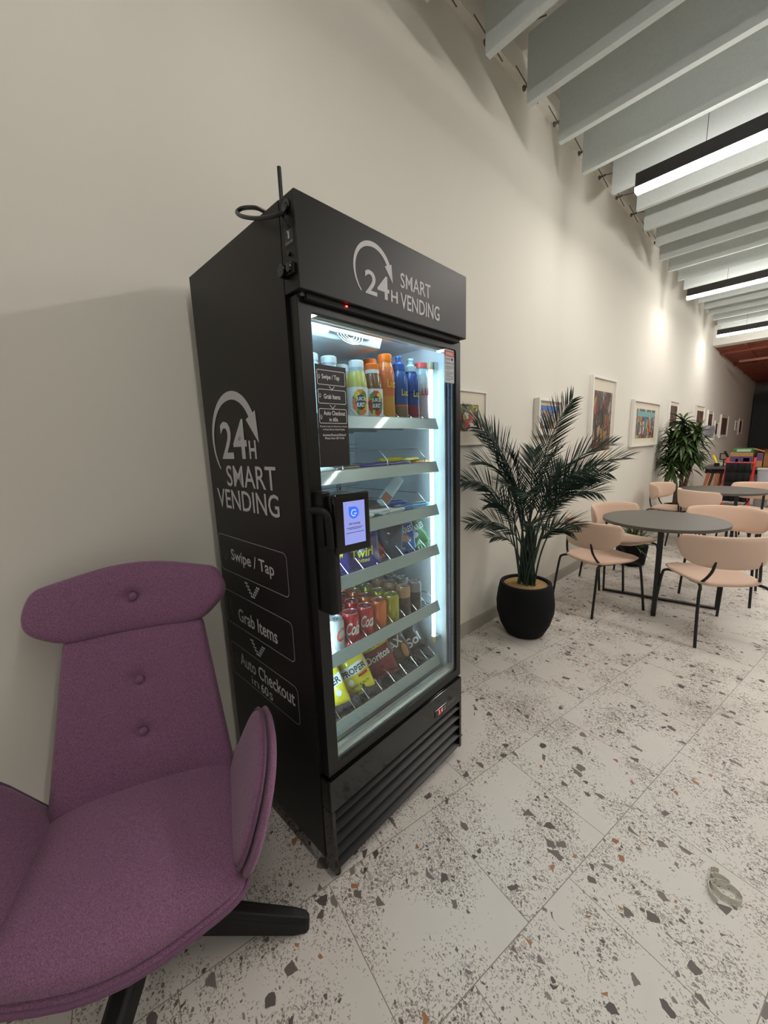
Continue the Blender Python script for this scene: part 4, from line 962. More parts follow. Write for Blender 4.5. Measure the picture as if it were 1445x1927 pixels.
# seat: cushion, outer shell with piping
seat_o = rpoly([(-0.290, -0.255), (-0.245, -0.262), (0.10, -0.278), (0.175, -0.275), (0.255, 0.0), (0.175, 0.275), (0.10, 0.278), (-0.245, 0.262), (-0.290, 0.255)], [0.02, 0.02, 0.03, 0.08, 0.26, 0.08, 0.03, 0.02, 0.02])
seat_o = densify(seat_o, 0.02)
mb = MB()
mb.pillow(seat_o, lambda a, b, h: (a, b, 0.392 + h - 0.022 * (a > 0.05) * ((a - 0.05) / 0.2) ** 2), 0.052, 0.03, 14, 3.2, lambda a, b: 0.006 * math.cos(b * 6))
mb.build('seat_cushion', M_purple, ac, smooth='all')
sh_o = [(a * 1.02 + 0.003, b * 1.03) for a, b in seat_o]
mb = MB()
mb.pillow(sh_o, lambda a, b, h: (a, b, 0.376 + h - 0.022 * (a > 0.05) * ((a - 0.05) / 0.2) ** 2), 0.010, 0.055, 12, 3.0)
shell = mb.build('seat_shell', M_purple, ac, smooth='all')
mb = MB(); mb.tube([(a, b, 0.375 - 0.022 * (a > 0.05) * ((a - 0.05) / 0.2) ** 2) for a, b in sh_o + sh_o[:1]], 0.0065, 8); mb.build('piping', M_seam, shell, smooth=True)
# winged arms
for sg in (-1, 1):
    ow = densify(rpoly([(-0.300, -0.06), (0.10, -0.045), (0.165, 0.02), (0.175, 0.10), (0.115, 0.205), (-0.04, 0.245), (-0.205, 0.225)], [0.03, 0.05, 0.06, 0.08, 0.10, 0.10, 0.08]), 0.016)
    def wf(a, b, h, sg=sg):
        s = 0.40; ln_ = math.sqrt(1 + s * s)
        lat = 0.272 + s * b - 0.10 * max(0, a + 0.05) ** 2 * 4 * 0.6
        return (a - h * 0.1, sg * (lat - h / ln_ * 1.0), 0.415 + b + h * s / ln_)
    mb = MB(); mb.pillow(ow, wf, 0.024, 0.010, 10, 2.6); ar = mb.build('armrest', M_purple, ac, smooth='all')
    oc = [((x + 0.05) * 1.09 - 0.05, (y - 0.08) * 1.09 + 0.075) for x, y in ow]
    mb = MB(); mb.pillow(oc, lambda a, b, h: wf(a, b, h - 0.022), 0.014, 0.022, 10, 3.2); mb.build('arm_shell', M_purple, ar, smooth='all')
    mb = MB(); mb.tube([wf(a, b, 0.0) for a, b in [(0.0 + (x + 0.03) * 1.012 - 0.03, 0.1 + (y - 0.1) * 1.012) for x, y in ow + ow[:1]]], 0.005, 6); mb.build('piping', M_seam, ar, smooth=True)
# star base
mb = MB(); mb.lathe([(0.045, 0.115), (0.045, 0.19), (0.030, 0.20), (0.030, 0.29), (0.10, 0.295), (0.10, 0.315)], 24, (-0.06, 0, 0)); mb.build('base_column', M_black, ac, smooth=True)
for k in range(4):
    a = math.radians(90 * k) - 0.27; d = Vector((math.cos(a), math.sin(a), 0)); n = Vector((-d.y, d.x, 0)); R_ = []
    for r, zt, zb, hw in ((0.02, 0.195, 0.115, 0.030), (0.12, 0.165, 0.080, 0.030), (0.41, 0.066, 0.006, 0.024), (0.448, 0.050, 0.002, 0.020), (0.458, 0.040, 0.006, 0.014)):
        R_.append([Vector((-0.06, 0, 0)) + d * r + n * x + Vector((0, 0, z)) for x, z in ((-hw, zb), (hw, zb), (hw, zt - 0.014), (hw * 0.55, zt), (-hw * 0.55, zt), (-hw, zt - 0.014))])
    mb = MB(); mb.rings(R_); mb.build('leg', M_black, ac, bevel=0.003)

# ---------------------------------------------------------------- round tables
def table(label, loc, rot):
    t = thing('round_table', label, 'table', loc, rot, 'round charcoal tables')
    mb = MB(); mb.lathe([(0.460, 0.730), (0.468, 0.734), (0.468, 0.757), (0.465, 0.760)], 72); mb.build('tabletop', M_table, t, smooth=True)
    for k in range(4):
        a = PI / 2 * k; d = Vector((math.cos(a), math.sin(a), 0)); n = (-d.y, d.x, 0)
        mb = MB(); mb.flatbar(d * 0.425 + Vector((0, 0, 0.0)), d * 0.437 + Vector((0, 0, 0.730)), n, 0.030, 0.034, 0.016); mb.build('leg', M_blackmetal, t, bevel=0.002)
    for k in range(2):
        a = PI / 2 * k; d = Vector((math.cos(a), math.sin(a), 0)); n = (-d.y, d.x, 0); z = 0.012 + 0.001 * k
        mb = MB(); mb.flatbar(d * -0.42 + Vector((0, 0, z)), d * 0.42 + Vector((0, 0, z)), n, 0.035, 0.035, 0.016); mb.build('base_bar', M_blackmetal, t)
        mb = MB(); mb.flatbar(d * -0.44 + Vector((0, 0, 0.713 + z)), d * 0.44 + Vector((0, 0, 0.713 + z)), n, 0.04, 0.04, 0.01); mb.build('top_bar', M_blackmetal, t)
    return t
T1 = table('charcoal round table nearest the camera, beside the large palm', (0.868, 4.120, 0), math.radians(10.5))
T2 = dup(T1, (0.96, 6.78, 0), math.radians(25), 'charcoal round table farther off, in front of the leafy tree and red trolley')

# ---------------------------------------------------------------- blush shell chairs (local: x forward)
def make_chair(label):
    t = thing('dining_chair', label, 'chair', group='blush fabric chairs round the tables')
    o = densify(rpoly([(-0.215, -0.215), (0.17, -0.245), (0.245, -0.19), (0.245, 0.19), (0.17, 0.245), (-0.215, 0.215)], [0.10, 0.08, 0.08, 0.08, 0.08, 0.10]), 0.025)
    mb = MB(); mb.pillow(o, lambda a, b, h: (a, b, 0.452 + h + 0.02 * (a > 0) * (a / 0.25) ** 2 - 0.008 + 0.25 * b * b), 0.022, 0.028, 8, 2.8); mb.build('seat', M_pink, t, smooth='all')
    # backrest: curved band, tallest at the rear, rounded lower corners, sweeping round to the sides
    secs = []
    n = 30
    for k in range(n + 1):
        u = -1 + 2 * k / n; ang = u * math.radians(66)
        R_ = 0.322
        e = max(0.0, 1 - abs(u) ** 12) ** 0.5
        zt = 0.806 - 0.012 * u * u; zb = 0.566 + 0.050 * u ** 4; zc = (zt + zb) / 2 + 0.012 * u ** 8; hh = (zt - zb) / 2 * (0.45 + 0.55 * e)
        sec = []
        for j in range(12):
            q = 2 * PI * j / 12; zz = zc + hh * math.copysign(abs(math.sin(q)) ** 0.55, math.sin(q)); th_ = 0.017 * math.copysign(abs(math.cos(q)) ** 0.7, math.cos(q))
            lean = (zz - 0.60) * 0.16
            rr = R_ + th_ + lean * 0.75
            sec.append((0.080 - rr * math.cos(ang), rr * math.sin(ang) * 0.96, zz))
        secs.append(sec)
    mb = MB(); mb.rings(secs); mb.build('backrest', M_pink, t, smooth='all')
    for sx, sy in ((1, 1), (1, -1), (-1, 1), (-1, -1)):
        mb = MB(); mb.tube(smooth_path([(0.268 * sx, 0.248 * sy, 0.0), (0.245 * sx, 0.240 * sy, 0.20), (0.222 * sx, 0.228 * sy, 0.385), (0.208 * sx, 0.215 * sy, 0.422), (0.16 * sx, 0.19 * sy, 0.432), (0.08 * sx, 0.16 * sy, 0.431)], 5), 0.0105, 8); mb.build('leg', M_blackmetal, t, smooth='all')
    for sy in (1, -1):
        mb = MB(); mb.tube(smooth_path([(0.04, 0.17 * sy, 0.431), (-0.08, 0.185 * sy, 0.433), (-0.165, 0.185 * sy, 0.455), (-0.208, 0.155 * sy, 0.535), (-0.219, 0.140 * sy, 0.62)], 6), 0.0095, 8); mb.build('back_support', M_blackmetal, t, smooth='all')
    return t
ch = make_chair('blush chair seen from behind, between the large palm and the near round table')
ch.location = (0.512, 3.655, 0); ch.rotation_euler = (0, 0, math.radians(61.6))
for (x, y, a, lb) in (
        (1.300, 3.680, 130.5, 'blush chair seen from behind, nearest the camera at the near round table'),
        (0.464, 4.430, -24, 'blush chair by the wall at the near round table, low pot plant behind it'),
        (1.235, 4.690, -90, 'blush chair facing the camera across the near round table'),
        (0.40, 6.85, -8, 'blush chair seen side-on under the leafy tree, at the far round table'),
        (0.850, 6.330, 50, 'blush chair seen from behind at the far round table, between the two tables'),
        (1.240, 7.300, -112, 'blush chair facing the camera across the far round table, before the red trolley'),
        (1.56, 6.75, 175, 'blush chair at the open side of the far round table, cut by the picture edge')):
    dup(ch, (x, y, 0), math.radians(a), lb)

# ---------------------------------------------------------------- ceiling baffles, cables, lamps
ORD = ['first', 'second', 'third', 'fourth', 'fifth', 'sixth', 'seventh', 'eighth', 'ninth', 'tenth', 'eleventh', 'twelfth', 'thirteenth', 'fourteenth', 'fifteenth', 'sixteenth', 'seventeenth', 'eighteenth', 'nineteenth', 'twentieth']
XS = {2: 0.233, 3: 0.224, 4: 0.217, 5: 0.195, 6: 0.262, 7: 0.326, 8: 0.264, 9: 0.257, 10: 0.188, 11: 0.178, 12: 0.192, 13: 0.169}
nb = 0
for k in range(-7, 19):
    y = 2.212 + 0.4885 * k
    x0 = XS.get(k + 2, 0.19)
    if k >= 0:
        lb = 'white felt ceiling baffle, %s one counting from the camera' % ORD[nb]; nb += 1
    else: lb = 'white felt ceiling baffle above and behind the camera'
    mb = MB(); mb.box((x0, y, 3.636), (6.5, y + 0.045, 4.02))
    b = mb.build('ceiling_baffle', M_baffle); tag(b, lb, 'ceiling baffle', 'white ceiling baffles')
    if k >= 0 and k < 12:
        mb = MB()
        for x in (x0 + 0.6, x0 + 1.3, x0 + 2.6): mb.box((x - 0.012, y + 0.016, 4.02), (x + 0.012, y + 0.024, 4.25))
        mb.build('hanger_strap', M_alu, b)
M_cable = mat('grey_cable', rgb(96, 92, 84), 0.5)
for k in range(-1, 12):
    y = 2.212 + 0.4885 * k + 0.27
    t = thing('wire_clamp', ('small metal wire clamp on the wall just past the %s ceiling baffle' % ORD[k]) if k >= 0 else 'small metal wire clamp on the wall before the first ceiling baffle', 'wire clamp', (0.05, y, 3.96), 0, 'wire clamps along the ceiling edge')
    mb = MB(); mb.lathe([(0.018, 0), (0.018, 0.01), (0.008, 0.02), (0.008, 0.05), (0.012, 0.055), (0.0, 0.062)], 12); p_ = mb.build('clamp_body', M_cable, t, smooth=True); p_.rotation_euler = (0, PI / 2, 0)
    mb = MB(); mb.tube([(0.05, 0, 0), (0.32, 0.16, 0.02)], 0.004, 6); mb.tube([(0.03, -0.16, 0.035), (0.03, 0.16, -0.03)], 0.004, 6); mb.build('wire', M_cable, t)
M_housing = mat('dark_lamp_housing', rgb(40, 36, 34), 0.45)
M_fill_warm = mat('added_warm_fill', (1, 1, 1, 1), 0.5, emit=(1.0, 0.70, 0.52, 1), es=LAMP_STRENGTH * 0.22)  # glow of an added, unseen lamp that warms the far wall
LAMPS = [(15.0, 2.6, 'added dim warm fill lamp under the russet ceiling, outside the picture'), (-2.80, 0.60, 'linear pendant lamp behind the camera'), (0.50, 0.62, 'linear pendant lamp above the camera, outside the picture'), (3.82, 0.56, 'black linear pendant lamp nearest the camera, over the near table'), (7.19, 0.30, 'black linear pendant lamp in the middle, over the far table'), (10.41, 0.22, 'black linear pendant lamp farthest off, before the white bulkhead')]
for y, x0, lb in LAMPS:
    t = thing('pendant_lamp', lb, 'lamp', (x0, y, 3.40 if y < 12 else 3.15), 0, 'linear pendant lamps')
    L_ = 4.2
    mb = MB(); mb.box((0, -0.035, 0.008), (L_, 0.035, 0.105)); mb.build('housing', M_housing, t, bevel=0.002)
    mb = MB(); mb.box((0.0, -0.033, -0.024), (L_, 0.033, 0.008)); mb.build('diffuser', M_fill_warm if y > 12 else M_glow if y > 1 else M_glow2, t)
    for x in (0.42, 2.6):
        mb = MB(); mb.tube([(x, 0, 0.10), (x, 0, 0.85 if y < 12 else 0.2)], 0.0022, 6); mb.build('suspension_wire', M_cable, t)

# ---------------------------------------------------------------- framed pictures on the left wall
M_mount = mat('cream_mount_board', rgb(222, 214, 196), 0.8)
M_frame = mat('white_picture_frame', rgb(232, 228, 222), 0.5)
def picture(y0, y1, z0, z1, dep, mg, art, label, fw=0.025):
    t = thing('framed_picture', label, 'picture', (0.0, (y0 + y1) / 2, (z0 + z1) / 2))
    w2, h2 = (y1 - y0) / 2, (z1 - z0) / 2
    ring = lambda a, b: [(-a, -b), (a, -b), (a, b), (-a, b)]
    mb = MB(); mb.ring_prism(ring(w2, h2), ring(w2 - fw, h2 - fw), lambda a, b, h: (h, a, b), 0.001, dep); mb.build('frame', M_frame, t, bevel=0.002)
    mb = MB(); mb.box((0.002, -w2 + fw, -h2 + fw), (dep * 0.55, w2 - fw, h2 - fw)); mb.build('mount_board', M_mount, t)
    mb = MB(); mb.box((dep * 0.55, -w2 + fw + mg[0], -h2 + fw + mg[1]), (dep * 0.55 + 0.002, w2 - fw - mg[0], h2 - fw - mg[1])); a = mb.build('artwork', art, t)
    return t
c_ = rgb
A1 = art_mat('poster_art', [c_(190, 180, 70), c_(40, 36, 36), c_(190, 60, 80), c_(226, 220, 200), c_(120, 120, 60), c_(60, 50, 46)], 22)
A2 = art_mat('blue_city_art', [c_(150, 130, 110), c_(200, 196, 190), c_(110, 96, 88), c_(70, 110, 170), c_(180, 150, 120), c_(90, 80, 80)], 24, (1, 1, 0.7))
A3 = art_mat('tall_arch_art', [c_(88, 62, 48), c_(150, 96, 70), c_(70, 84, 84), c_(160, 120, 60), c_(60, 46, 44), c_(120, 60, 50), c_(150, 148, 140)], 15, (1, 1, 0.45))
A4 = art_mat('rooftops_art', [c_(90, 150, 156), c_(170, 120, 90), c_(196, 180, 150), c_(120, 90, 70), c_(80, 130, 150), c_(150, 60, 50), c_(200, 190, 180)], 17, (1, 1, 0.6))
A5 = art_mat('dusky_art', [c_(70, 60, 60), c_(120, 80, 60), c_(60, 70, 90), c_(110, 100, 90), c_(150, 90, 50)], 7)
pic = picture(2.12, 2.600, 1.475, 1.865, 0.022, (0.085, 0.085), A1, 'white framed poster partly hidden behind the vending cabinet', 0.016)
mb = MB(); text_into(mb, 'TER', lambda a, b, h=0.0: (0.0146, a, b), 0.035, -0.095, 0.125, -0.055, 0.02); mb.build('poster_lettering', mat('poster_white', rgb(230, 228, 220), 0.6), pic)
pic = picture(3.37, 3.855, 1.535, 1.862, 0.055, (0.035, 0.035), A2, 'small deep white frame with a blue skied town scene, above the large palm')
mb = MB(); mb.box((0.033, -0.18, 0.06), (0.0335, 0.18, 0.10)); mb.build('painted_sky', mat('painted_blue', rgb(70, 116, 184), 0.5), pic)
picture(4.62, 5.37, 1.20, 2.170, 0.045, (0.07, 0.13), A3, 'tall white framed painting of dark arches, right of the large palm')
pic = picture(6.11, 7.42, 1.352, 1.990, 0.045, (0.17, 0.09), A4, 'wide white framed painting of crowded rooftops beside the leafy tree')
mb = MB(); mb.box((0.0275, -0.42, 0.10), (0.028, 0.42, 0.17)); mb.build('painted_sky', mat('painted_teal', rgb(128, 176, 176), 0.5), pic)
picture(8.11, 8.76, 1.55, 2.080, 0.035, (0.06, 0.06), A5, 'white framed grey picture just above the leafy tree')
picture(10.37, 11.28, 1.45, 2.100, 0.035, (0.09, 0.09), A5, 'white framed picture in front of the bulkhead, past the leafy tree')
picture(11.75, 12.45, 1.60, 2.038, 0.035, (0.06, 0.06), A5, 'first small framed picture past the bulkhead')
picture(12.86, 13.35, 1.40, 1.815, 0.035, (0.05, 0.05), A5, 'low narrow framed picture in the dim far part of the wall')
picture(13.66, 14.96, 1.374, 1.990, 0.045, (0.12, 0.06), A5, 'large dark framed picture in the dim far part of the wall')
picture(16.72, 17.16, 1.571, 1.890, 0.035, (0.04, 0.04), A5, 'tiny framed picture second from the end of the wall')
picture(17.58, 18.40, 1.424, 1.963, 0.035, (0.06, 0.06), A5, 'framed picture at the far end of the wall')

# ---------------------------------------------------------------- large palm
PX, PY = 0.31, 2.715
palm = thing('potted_palm', 'tall dark green palm in a rounded black pot by the wall', 'potted plant', (PX, PY, 0))
mb = MB(); mb.lathe([(0.120, 0.0), (0.145, 0.012), (0.185, 0.09), (0.213, 0.19), (0.216, 0.26), (0.205, 0.35), (0.192, 0.410), (0.188, 0.417), (0.166, 0.417), (0.162, 0.408), (0.164, 0.375)], 48); mb.build('pot', M_pot, palm, smooth=True)
mb = MB(); mb.lathe([(0.166, 0.370), (0.164, 0.398), (0.10, 0.403), (0.0, 0.405)], 32); mb.build('pebble_topping', M_soil, palm, smooth=True)
rnd = random.Random(11)
NCAM = Vector((0.42, -0.84, 0.34)).normalized()
def frond_mesh(base, tip, lift, n_leaf, ll, start=0.34, width=0.010, droop=0.35, seed=0, flat_up=0.3):
    r_ = random.Random(seed); twist = r_.uniform(0.3, 0.85); base, tip = Vector(base), Vector(tip)
    d = tip - base
    ctrl = base + Vector((d.x * 0.22, d.y * 0.22, d.z * 0.72 + lift))
    sp = bez(base, ctrl, tip, 28)
    mb = MB(); N_ = len(sp)
    mb.tube(sp, [0.0075 * (1 - 0.85 * i / (N_ - 1)) for i in range(N_)], 6)
    for i in range(n_leaf):
        t = start + (1 - start) * (i + 0.5) / n_leaf; q = t * (N_ - 1); k = int(q); f = q - k
        p = sp[k].lerp(sp[min(k + 1, N_ - 1)], f); tan = (sp[min(k + 1, N_ - 1)] - sp[max(k - 1, 0)]).normalized()
        side = tan.cross(Vector((0, 0, 1)))
        if side.length < 0.05: side = Vector((0.7, -0.7, 0))
        side.normalize(); up = side.cross(tan).normalized()
        nn = up * (1 - twist) + NCAM * twist; nn = (nn - tan * nn.dot(tan))
        if nn.length > 0.05: up = nn.normalized(); side = tan.cross(up).normalized()
        prof = math.sin(PI * min(1, (0.12 + 0.88 * (1 - (t - start) / (1 - start)) ** 0.9))) ** 0.5 if t > start + 0.0 else 0.4
        prof = 0.22 + 0.78 * math.sin(PI * (0.07 + 0.78 * (1 - (t - start) / (1 - start))))
        L_ = ll * prof * r_.uniform(0.85, 1.1)
        for sg in (-1, 1):
            dr = (side * sg * r_.uniform(0.55, 0.68) + tan * (0.55 + 0.45 * t) + up * (flat_up * 0.6 + r_.uniform(-0.10, 0.10))).normalized()
            pts = [p + dr * (L_ * s) + Vector((0, 0, -droop * L_ * s * s)) for s in (0, 0.3, 0.65, 1.0)]
            wv = dr.cross(up).normalized() * r_.uniform(0.5, 1) + up * r_.uniform(-0.6, 0.6); wv.normalize()
            ws = [width * 0.5, width, width * 0.75, 0.0006]
            for a in range(3):
                quad = [pts[a] - wv * ws[a] / 2, pts[a + 1] - wv * ws[a + 1] / 2, pts[a + 1] + wv * ws[a + 1] / 2, pts[a] + wv * ws[a] / 2]
                for v in quad: v.x = max(v.x, WXMIN)
                mb.face(quad)
    return mb
WXMIN = -PX + 0.006
TIPS = [(0.635, 2.62, 1.743, 0.1), (0.045, 2.28, 1.72, 0.14), (0.046, 2.25, 1.217, 0.42), (0.951, 2.70, 1.37, 0.35), (0.80, 2.90, 1.456, 0.3), (0.848, 2.60, 1.151, 0.42), (0.073, 2.30, 0.915, 0.30), (0.189, 2.42, 0.80, 0.22), (0.745, 2.55, 0.936, 0.32), (0.169, 2.30, 1.50, 0.3), (0.228, 2.95, 1.42, 0.2), (0.305, 2.45, 1.40, 0.25), (0.12, 2.28, 1.36, 0.42), (0.46, 2.95, 1.30, 0.3), (0.50, 2.33, 1.14, 0.42), (0.819, 2.55, 1.319, 0.3), (0.556, 2.42, 0.92, 0.35), (0.61, 2.50, 1.42, 0.2), (0.317, 2.32, 1.20, 0.36), (0.644, 2.70, 0.86, 0.32), (0.70, 2.80, 1.22, 0.3), (0.22, 2.50, 1.22, 0.25), (0.86, 2.66, 1.28, 0.34), (0.14, 2.45, 1.05, 0.3), (0.10, 2.36, 1.60, 0.2)]
for i, (x, y, z, lf) in enumerate(TIPS):
    a = 2 * PI * rnd.random(); rr = rnd.uniform(0.01, 0.075)
    base = (rr * math.cos(a), rr * math.sin(a), 0.395); tip = (x - PX, y - PY, z)
    ln_ = (Vector(tip) - Vector(base)).length
    frond_mesh(base, tip, lf * 0.75, int(17 + 17 * ln_), 0.15 + 0.06 * ln_, 0.40 if z > 1.1 else 0.46, 0.0092, 0.10, i).build('frond', M_frond, palm)
for k in range(9):
    a = rnd.uniform(0, 2 * PI); r0 = rnd.uniform(0.01, 0.05)
    mb = MB(); mb.tube([(r0 * math.cos(a), r0 * math.sin(a), 0.395), (r0 * 1.2 * math.cos(a), r0 * 1.2 * math.sin(a), 0.60), (r0 * 1.5 * math.cos(a + 0.2), r0 * 1.5 * math.sin(a + 0.2), 0.86)], [0.014, 0.012, 0.007], 8); mb.build('stem', M_stem, palm, smooth='all')

# ---------------------------------------------------------------- leafy tree by the wall, low pot plant
YX, YY = 0.34, 7.72
tree = thing('dracaena_tree', 'bushy broad-leaved green indoor tree with brown trunk by the wall', 'potted plant', (YX, YY, 0))
mb = MB(); mb.lathe([(0.15, 0), (0.17, 0.02), (0.20, 0.36), (0.20, 0.38), (0.18, 0.38), (0.175, 0.34)], 32); mb.build('pot', M_pot, tree, smooth=True)
mb = MB(); mb.lathe([(0.178, 0.30), (0.176, 0.345), (0, 0.35)], 24); mb.build('soil', mat('dark_soil', rgb(58, 46, 36), 0.95), tree)
for pts in ([(0, 0, 0.34), (0.01, 0, 0.8), (-0.02, 0.0, 1.25)], [(0.06, 0.02, 0.34), (0.06, 0.02, 0.7), (0.12, 0.03, 1.08)], [(-0.05, -0.02, 0.34), (-0.06, -0.01, 0.7), (-0.14, -0.04, 1.0)]):
    mb = MB(); mb.tube(smooth_path(pts, 5), [0.032 - 0.001 * i for i in range(11)], 10); mb.build('trunk', M_bark, tree, smooth='all')
def blade(mb, p, dr, L_, wd, droop, xmin):
    up = Vector((0, 0, 1)); sd = dr.cross(up)
    if sd.length < 0.1: sd = Vector((1, 0, 0))
    sd.normalize(); prev = None
    for k in range(6):
        s = k / 5; c = p + dr * (L_ * s) + Vector((0, 0, -droop * L_ * s * s)); ww = wd * (0.45 + 1.1 * s if s < 0.4 else (0.9 * (1 - ((s - 0.4) / 0.6) ** 2)) + 0.02)
        row = [c - sd * ww / 2 + Vector((0, 0, ww * 0.18)), c, c + sd * ww / 2 + Vector((0, 0, ww * 0.18))]
        for v in row: v.x = max(v.x, xmin)
        if prev:
            mb.face([prev[0], row[0], row[1], prev[1]]); mb.face([prev[1], row[1], row[2], prev[2]])
        prev = row
r2 = random.Random(5)
for hx, hy, hz, n_ in ((-0.04, 0.0, 1.44, 95), (0.12, 0.03, 1.22, 90), (-0.16, -0.04, 1.14, 85), (-0.04, -0.05, 1.62, 85), (0.15, -0.04, 1.44, 80), (-0.17, 0.02, 1.42, 85), (0.0, -0.12, 1.28, 80), (-0.12, -0.03, 1.00, 60), (0.10, 0.0, 1.06, 55)):
    mb = MB()
    for k in range(n_):
        a = r2.uniform(0, 2 * PI); el = r2.uniform(-0.55, 1.35); dr = Vector((math.cos(a) * math.cos(el), math.sin(a) * math.cos(el), math.sin(el)))
        blade(mb, Vector((hx, hy, hz + r2.uniform(-0.12, 0.10))), dr, r2.uniform(0.20, 0.33), r2.uniform(0.042, 0.062), r2.uniform(0.25, 0.7), -YX + 0.008)
    mb.build('leaf_cluster', M_leaf, tree, smooth='all')
lp = thing('potted_grass', 'low spiky green pot plant on the floor behind the chair by the wall', 'potted plant', (0.40, 5.12, 0))
mb = MB(); mb.lathe([(0.10, 0), (0.13, 0.02), (0.155, 0.22), (0.155, 0.24), (0.14, 0.24), (0.138, 0.21)], 32); mb.build('pot', M_pot, lp, smooth=True)
mb = MB(); mb.lathe([(0.139, 0.18), (0.138, 0.215), (0, 0.22)], 24); mb.build('soil', bpy.data.materials['dark_soil'], lp)
mb = MB()
for k in range(120):
    a = r2.uniform(0, 2 * PI); el = r2.uniform(0.25, 1.45); dr = Vector((math.cos(a) * math.cos(el), math.sin(a) * math.cos(el), math.sin(el)))
    blade(mb, Vector((r2.uniform(-0.05, 0.05), r2.uniform(-0.05, 0.05), 0.215)), dr, r2.uniform(0.30, 0.50), 0.016, r2.uniform(0.1, 0.5), -0.39)
mb.build('leaf_cluster', M_leaf, lp, smooth='all')

# ---------------------------------------------------------------- floor litter: curled strip
M_tape = mat('pale_green_tape', rgb(216, 214, 200), 0.4)
mb = MB(); pts = []
for k in range(64):
    t = k / 63; a = 2 * PI * 2.6 * t + 0.5; r_ = 0.012 + 0.040 * t
    pts.append(Vector((r_ * math.cos(a) + 0.045 * t, r_ * 0.8 * math.sin(a) - 0.075 * t, 0.0)))
for a, b in zip(pts, pts[1:]):
    mb.face([a, b, b + Vector((0, 0, 0.016)), a + Vector((0, 0, 0.016))])
o = mb.build('curled_tape', M_tape, loc=(1.622, 1.555, 0.0008)); tag(o, 'curled strip of pale green tape lying on the terrazzo floor', 'tape')
so = o.modifiers.new('thick', 'SOLIDIFY'); so.thickness = 0.0012

# ---------------------------------------------------------------- clutter at the far end: workbench, trolley, boxes
M_redpaint = mat('red_paint', rgb(206, 44, 46), 0.4); M_card = mat('brown_cardboard', rgb(176, 132, 84), 0.8, noise=(12, 0.08)); M_wood = mat('orange_wood', rgb(176, 100, 62), 0.6, noise=(8, 0.15)); M_bench = mat('dark_bench_top', rgb(84, 78, 74), 0.5)
M_pprint = mat('purple_print', rgb(96, 66, 118), 0.6); M_gprint = mat('green_print', rgb(60, 136, 72), 0.5); M_bin = glass_mat('clear_plastic_bin', (0.82, 0.84, 0.88, 1), 1.5, 0.25); M_cloth = mat('black_cloth', rgb(20, 19, 20), 0.9, bump=(60, 0.4)); M_greyp = mat('grey_plastic', rgb(190, 186, 182), 0.5)
bench = thing('workbench', 'long dark topped workbench with slanting orange wood legs at the far end', 'workbench', (0.25, 10.15, 0))
mb = MB(); mb.box((0, 0, 0.79), (1.9, 0.75, 0.84)); mb.build('bench_top', M_bench, bench, bevel=0.004)
mb = MB(); mb.box((0.04, 0.06, 0.70), (1.86, 0.70, 0.79)); mb.build('apron', M_cloth, bench)
for x, dx in ((0.10, -0.13), (0.24, -0.06), (1.70, 0.1), (1.8, 0.05)):
    for y in (0.08, 0.66):
        mb = MB(); mb.tube([(x, y, 0.71), (x + dx, y, 0.0)], [0.028, 0.020], 10); mb.build('leg', M_wood, bench, smooth='all')
mb = MB(); mb.box((0.28, 0.10, 0.30), (1.75, 0.66, 0.335)); mb.build('lower_shelf', M_greyp, bench)
# things on the lower shelf
for i, (x0, x1, z, hh_, m_, lb) in enumerate(((0.34, 0.56, 0.337, 0.12, M_greyp, 'pale storage tray under the workbench, lower of two'), (0.34, 0.60, 0.459, 0.11, M_card, 'tan storage tray under the workbench, stacked on the pale one'))):
    mb = MB(); mb.ring_prism(rrect(x0, 0.14, x1, 0.56, 0.02, 2), rrect(x0 + 0.012, 0.152, x1 - 0.012, 0.548, 0.015, 2), lambda a, b, h: (a, b, h), z, z + hh_); mb.box((x0 + 0.01, 0.15, z), (x1 - 0.01, 0.55, z + 0.01))
    o = mb.build('storage_tray', m_, loc=(0.25, 10.15, 0)); tag(o, lb, 'tray')
# trolley
tr = thing('hand_trolley', 'red tubular hand trolley draped with a black sheet in front of the workbench', 'trolley', (0.71, 9.15, 0), math.radians(-4))
for x in (0.0, 0.36):
    mb = MB(); mb.tube(smooth_path([(x, 0, 0.05), (x, 0, 0.4), (x + 0.015, 0.02, 1.08)], 5), 0.018, 10); mb.build('upright', M_redpaint, tr, smooth='all')
    mb = MB(); mb.tube([(x + 0.015, 0.02, 1.08), (x + (0.03 if x else -0.02), -0.05, 1.18)], 0.018, 10); mb.build('grip', M_cloth, tr, smooth='all')
for z in (0.18, 0.62, 0.98):
    mb = MB(); mb.tube([(0, 0.01, z), (0.37, 0.01, z)], 0.013, 8); mb.build('crossbar', M_redpaint, tr)
mb = MB(); mb.box((0, -0.22, 0.03), (0.36, 0.0, 0.042)); mb.build('toe_plate', M_redpaint, tr)
for x in (-0.04, 0.40):
    mb = MB(); mb.tube([(x - 0.02, 0.06, 0.10), (x + 0.02, 0.06, 0.10)], 0.10, 20); mb.build('wheel', M_cloth, tr, smooth=True)
mb = MB(); n = 14
L0 = [[(0.012 + 0.33 * k / n, -0.028 - 0.012 * math.sin(k * 1.7) * (1 - zz), 0.30 + 0.68 * zz) for k in range(n + 1)] for zz in (0, 0.25, 0.5, 0.75, 1.0)]
for a, b in zip(L0, L0[1:]):
    for k in range(n): mb.face([a[k], a[k + 1], b[k + 1], b[k]])
sheet = mb.build('black_sheet', M_cloth, smooth='all', loc=(0.71, 9.15, 0), rotz=math.radians(-4)); tag(sheet, 'black sheet hanging over the front of the red trolley', 'sheet'); so = sheet.modifiers.new('thick', 'SOLIDIFY'); so.thickness = 0.006
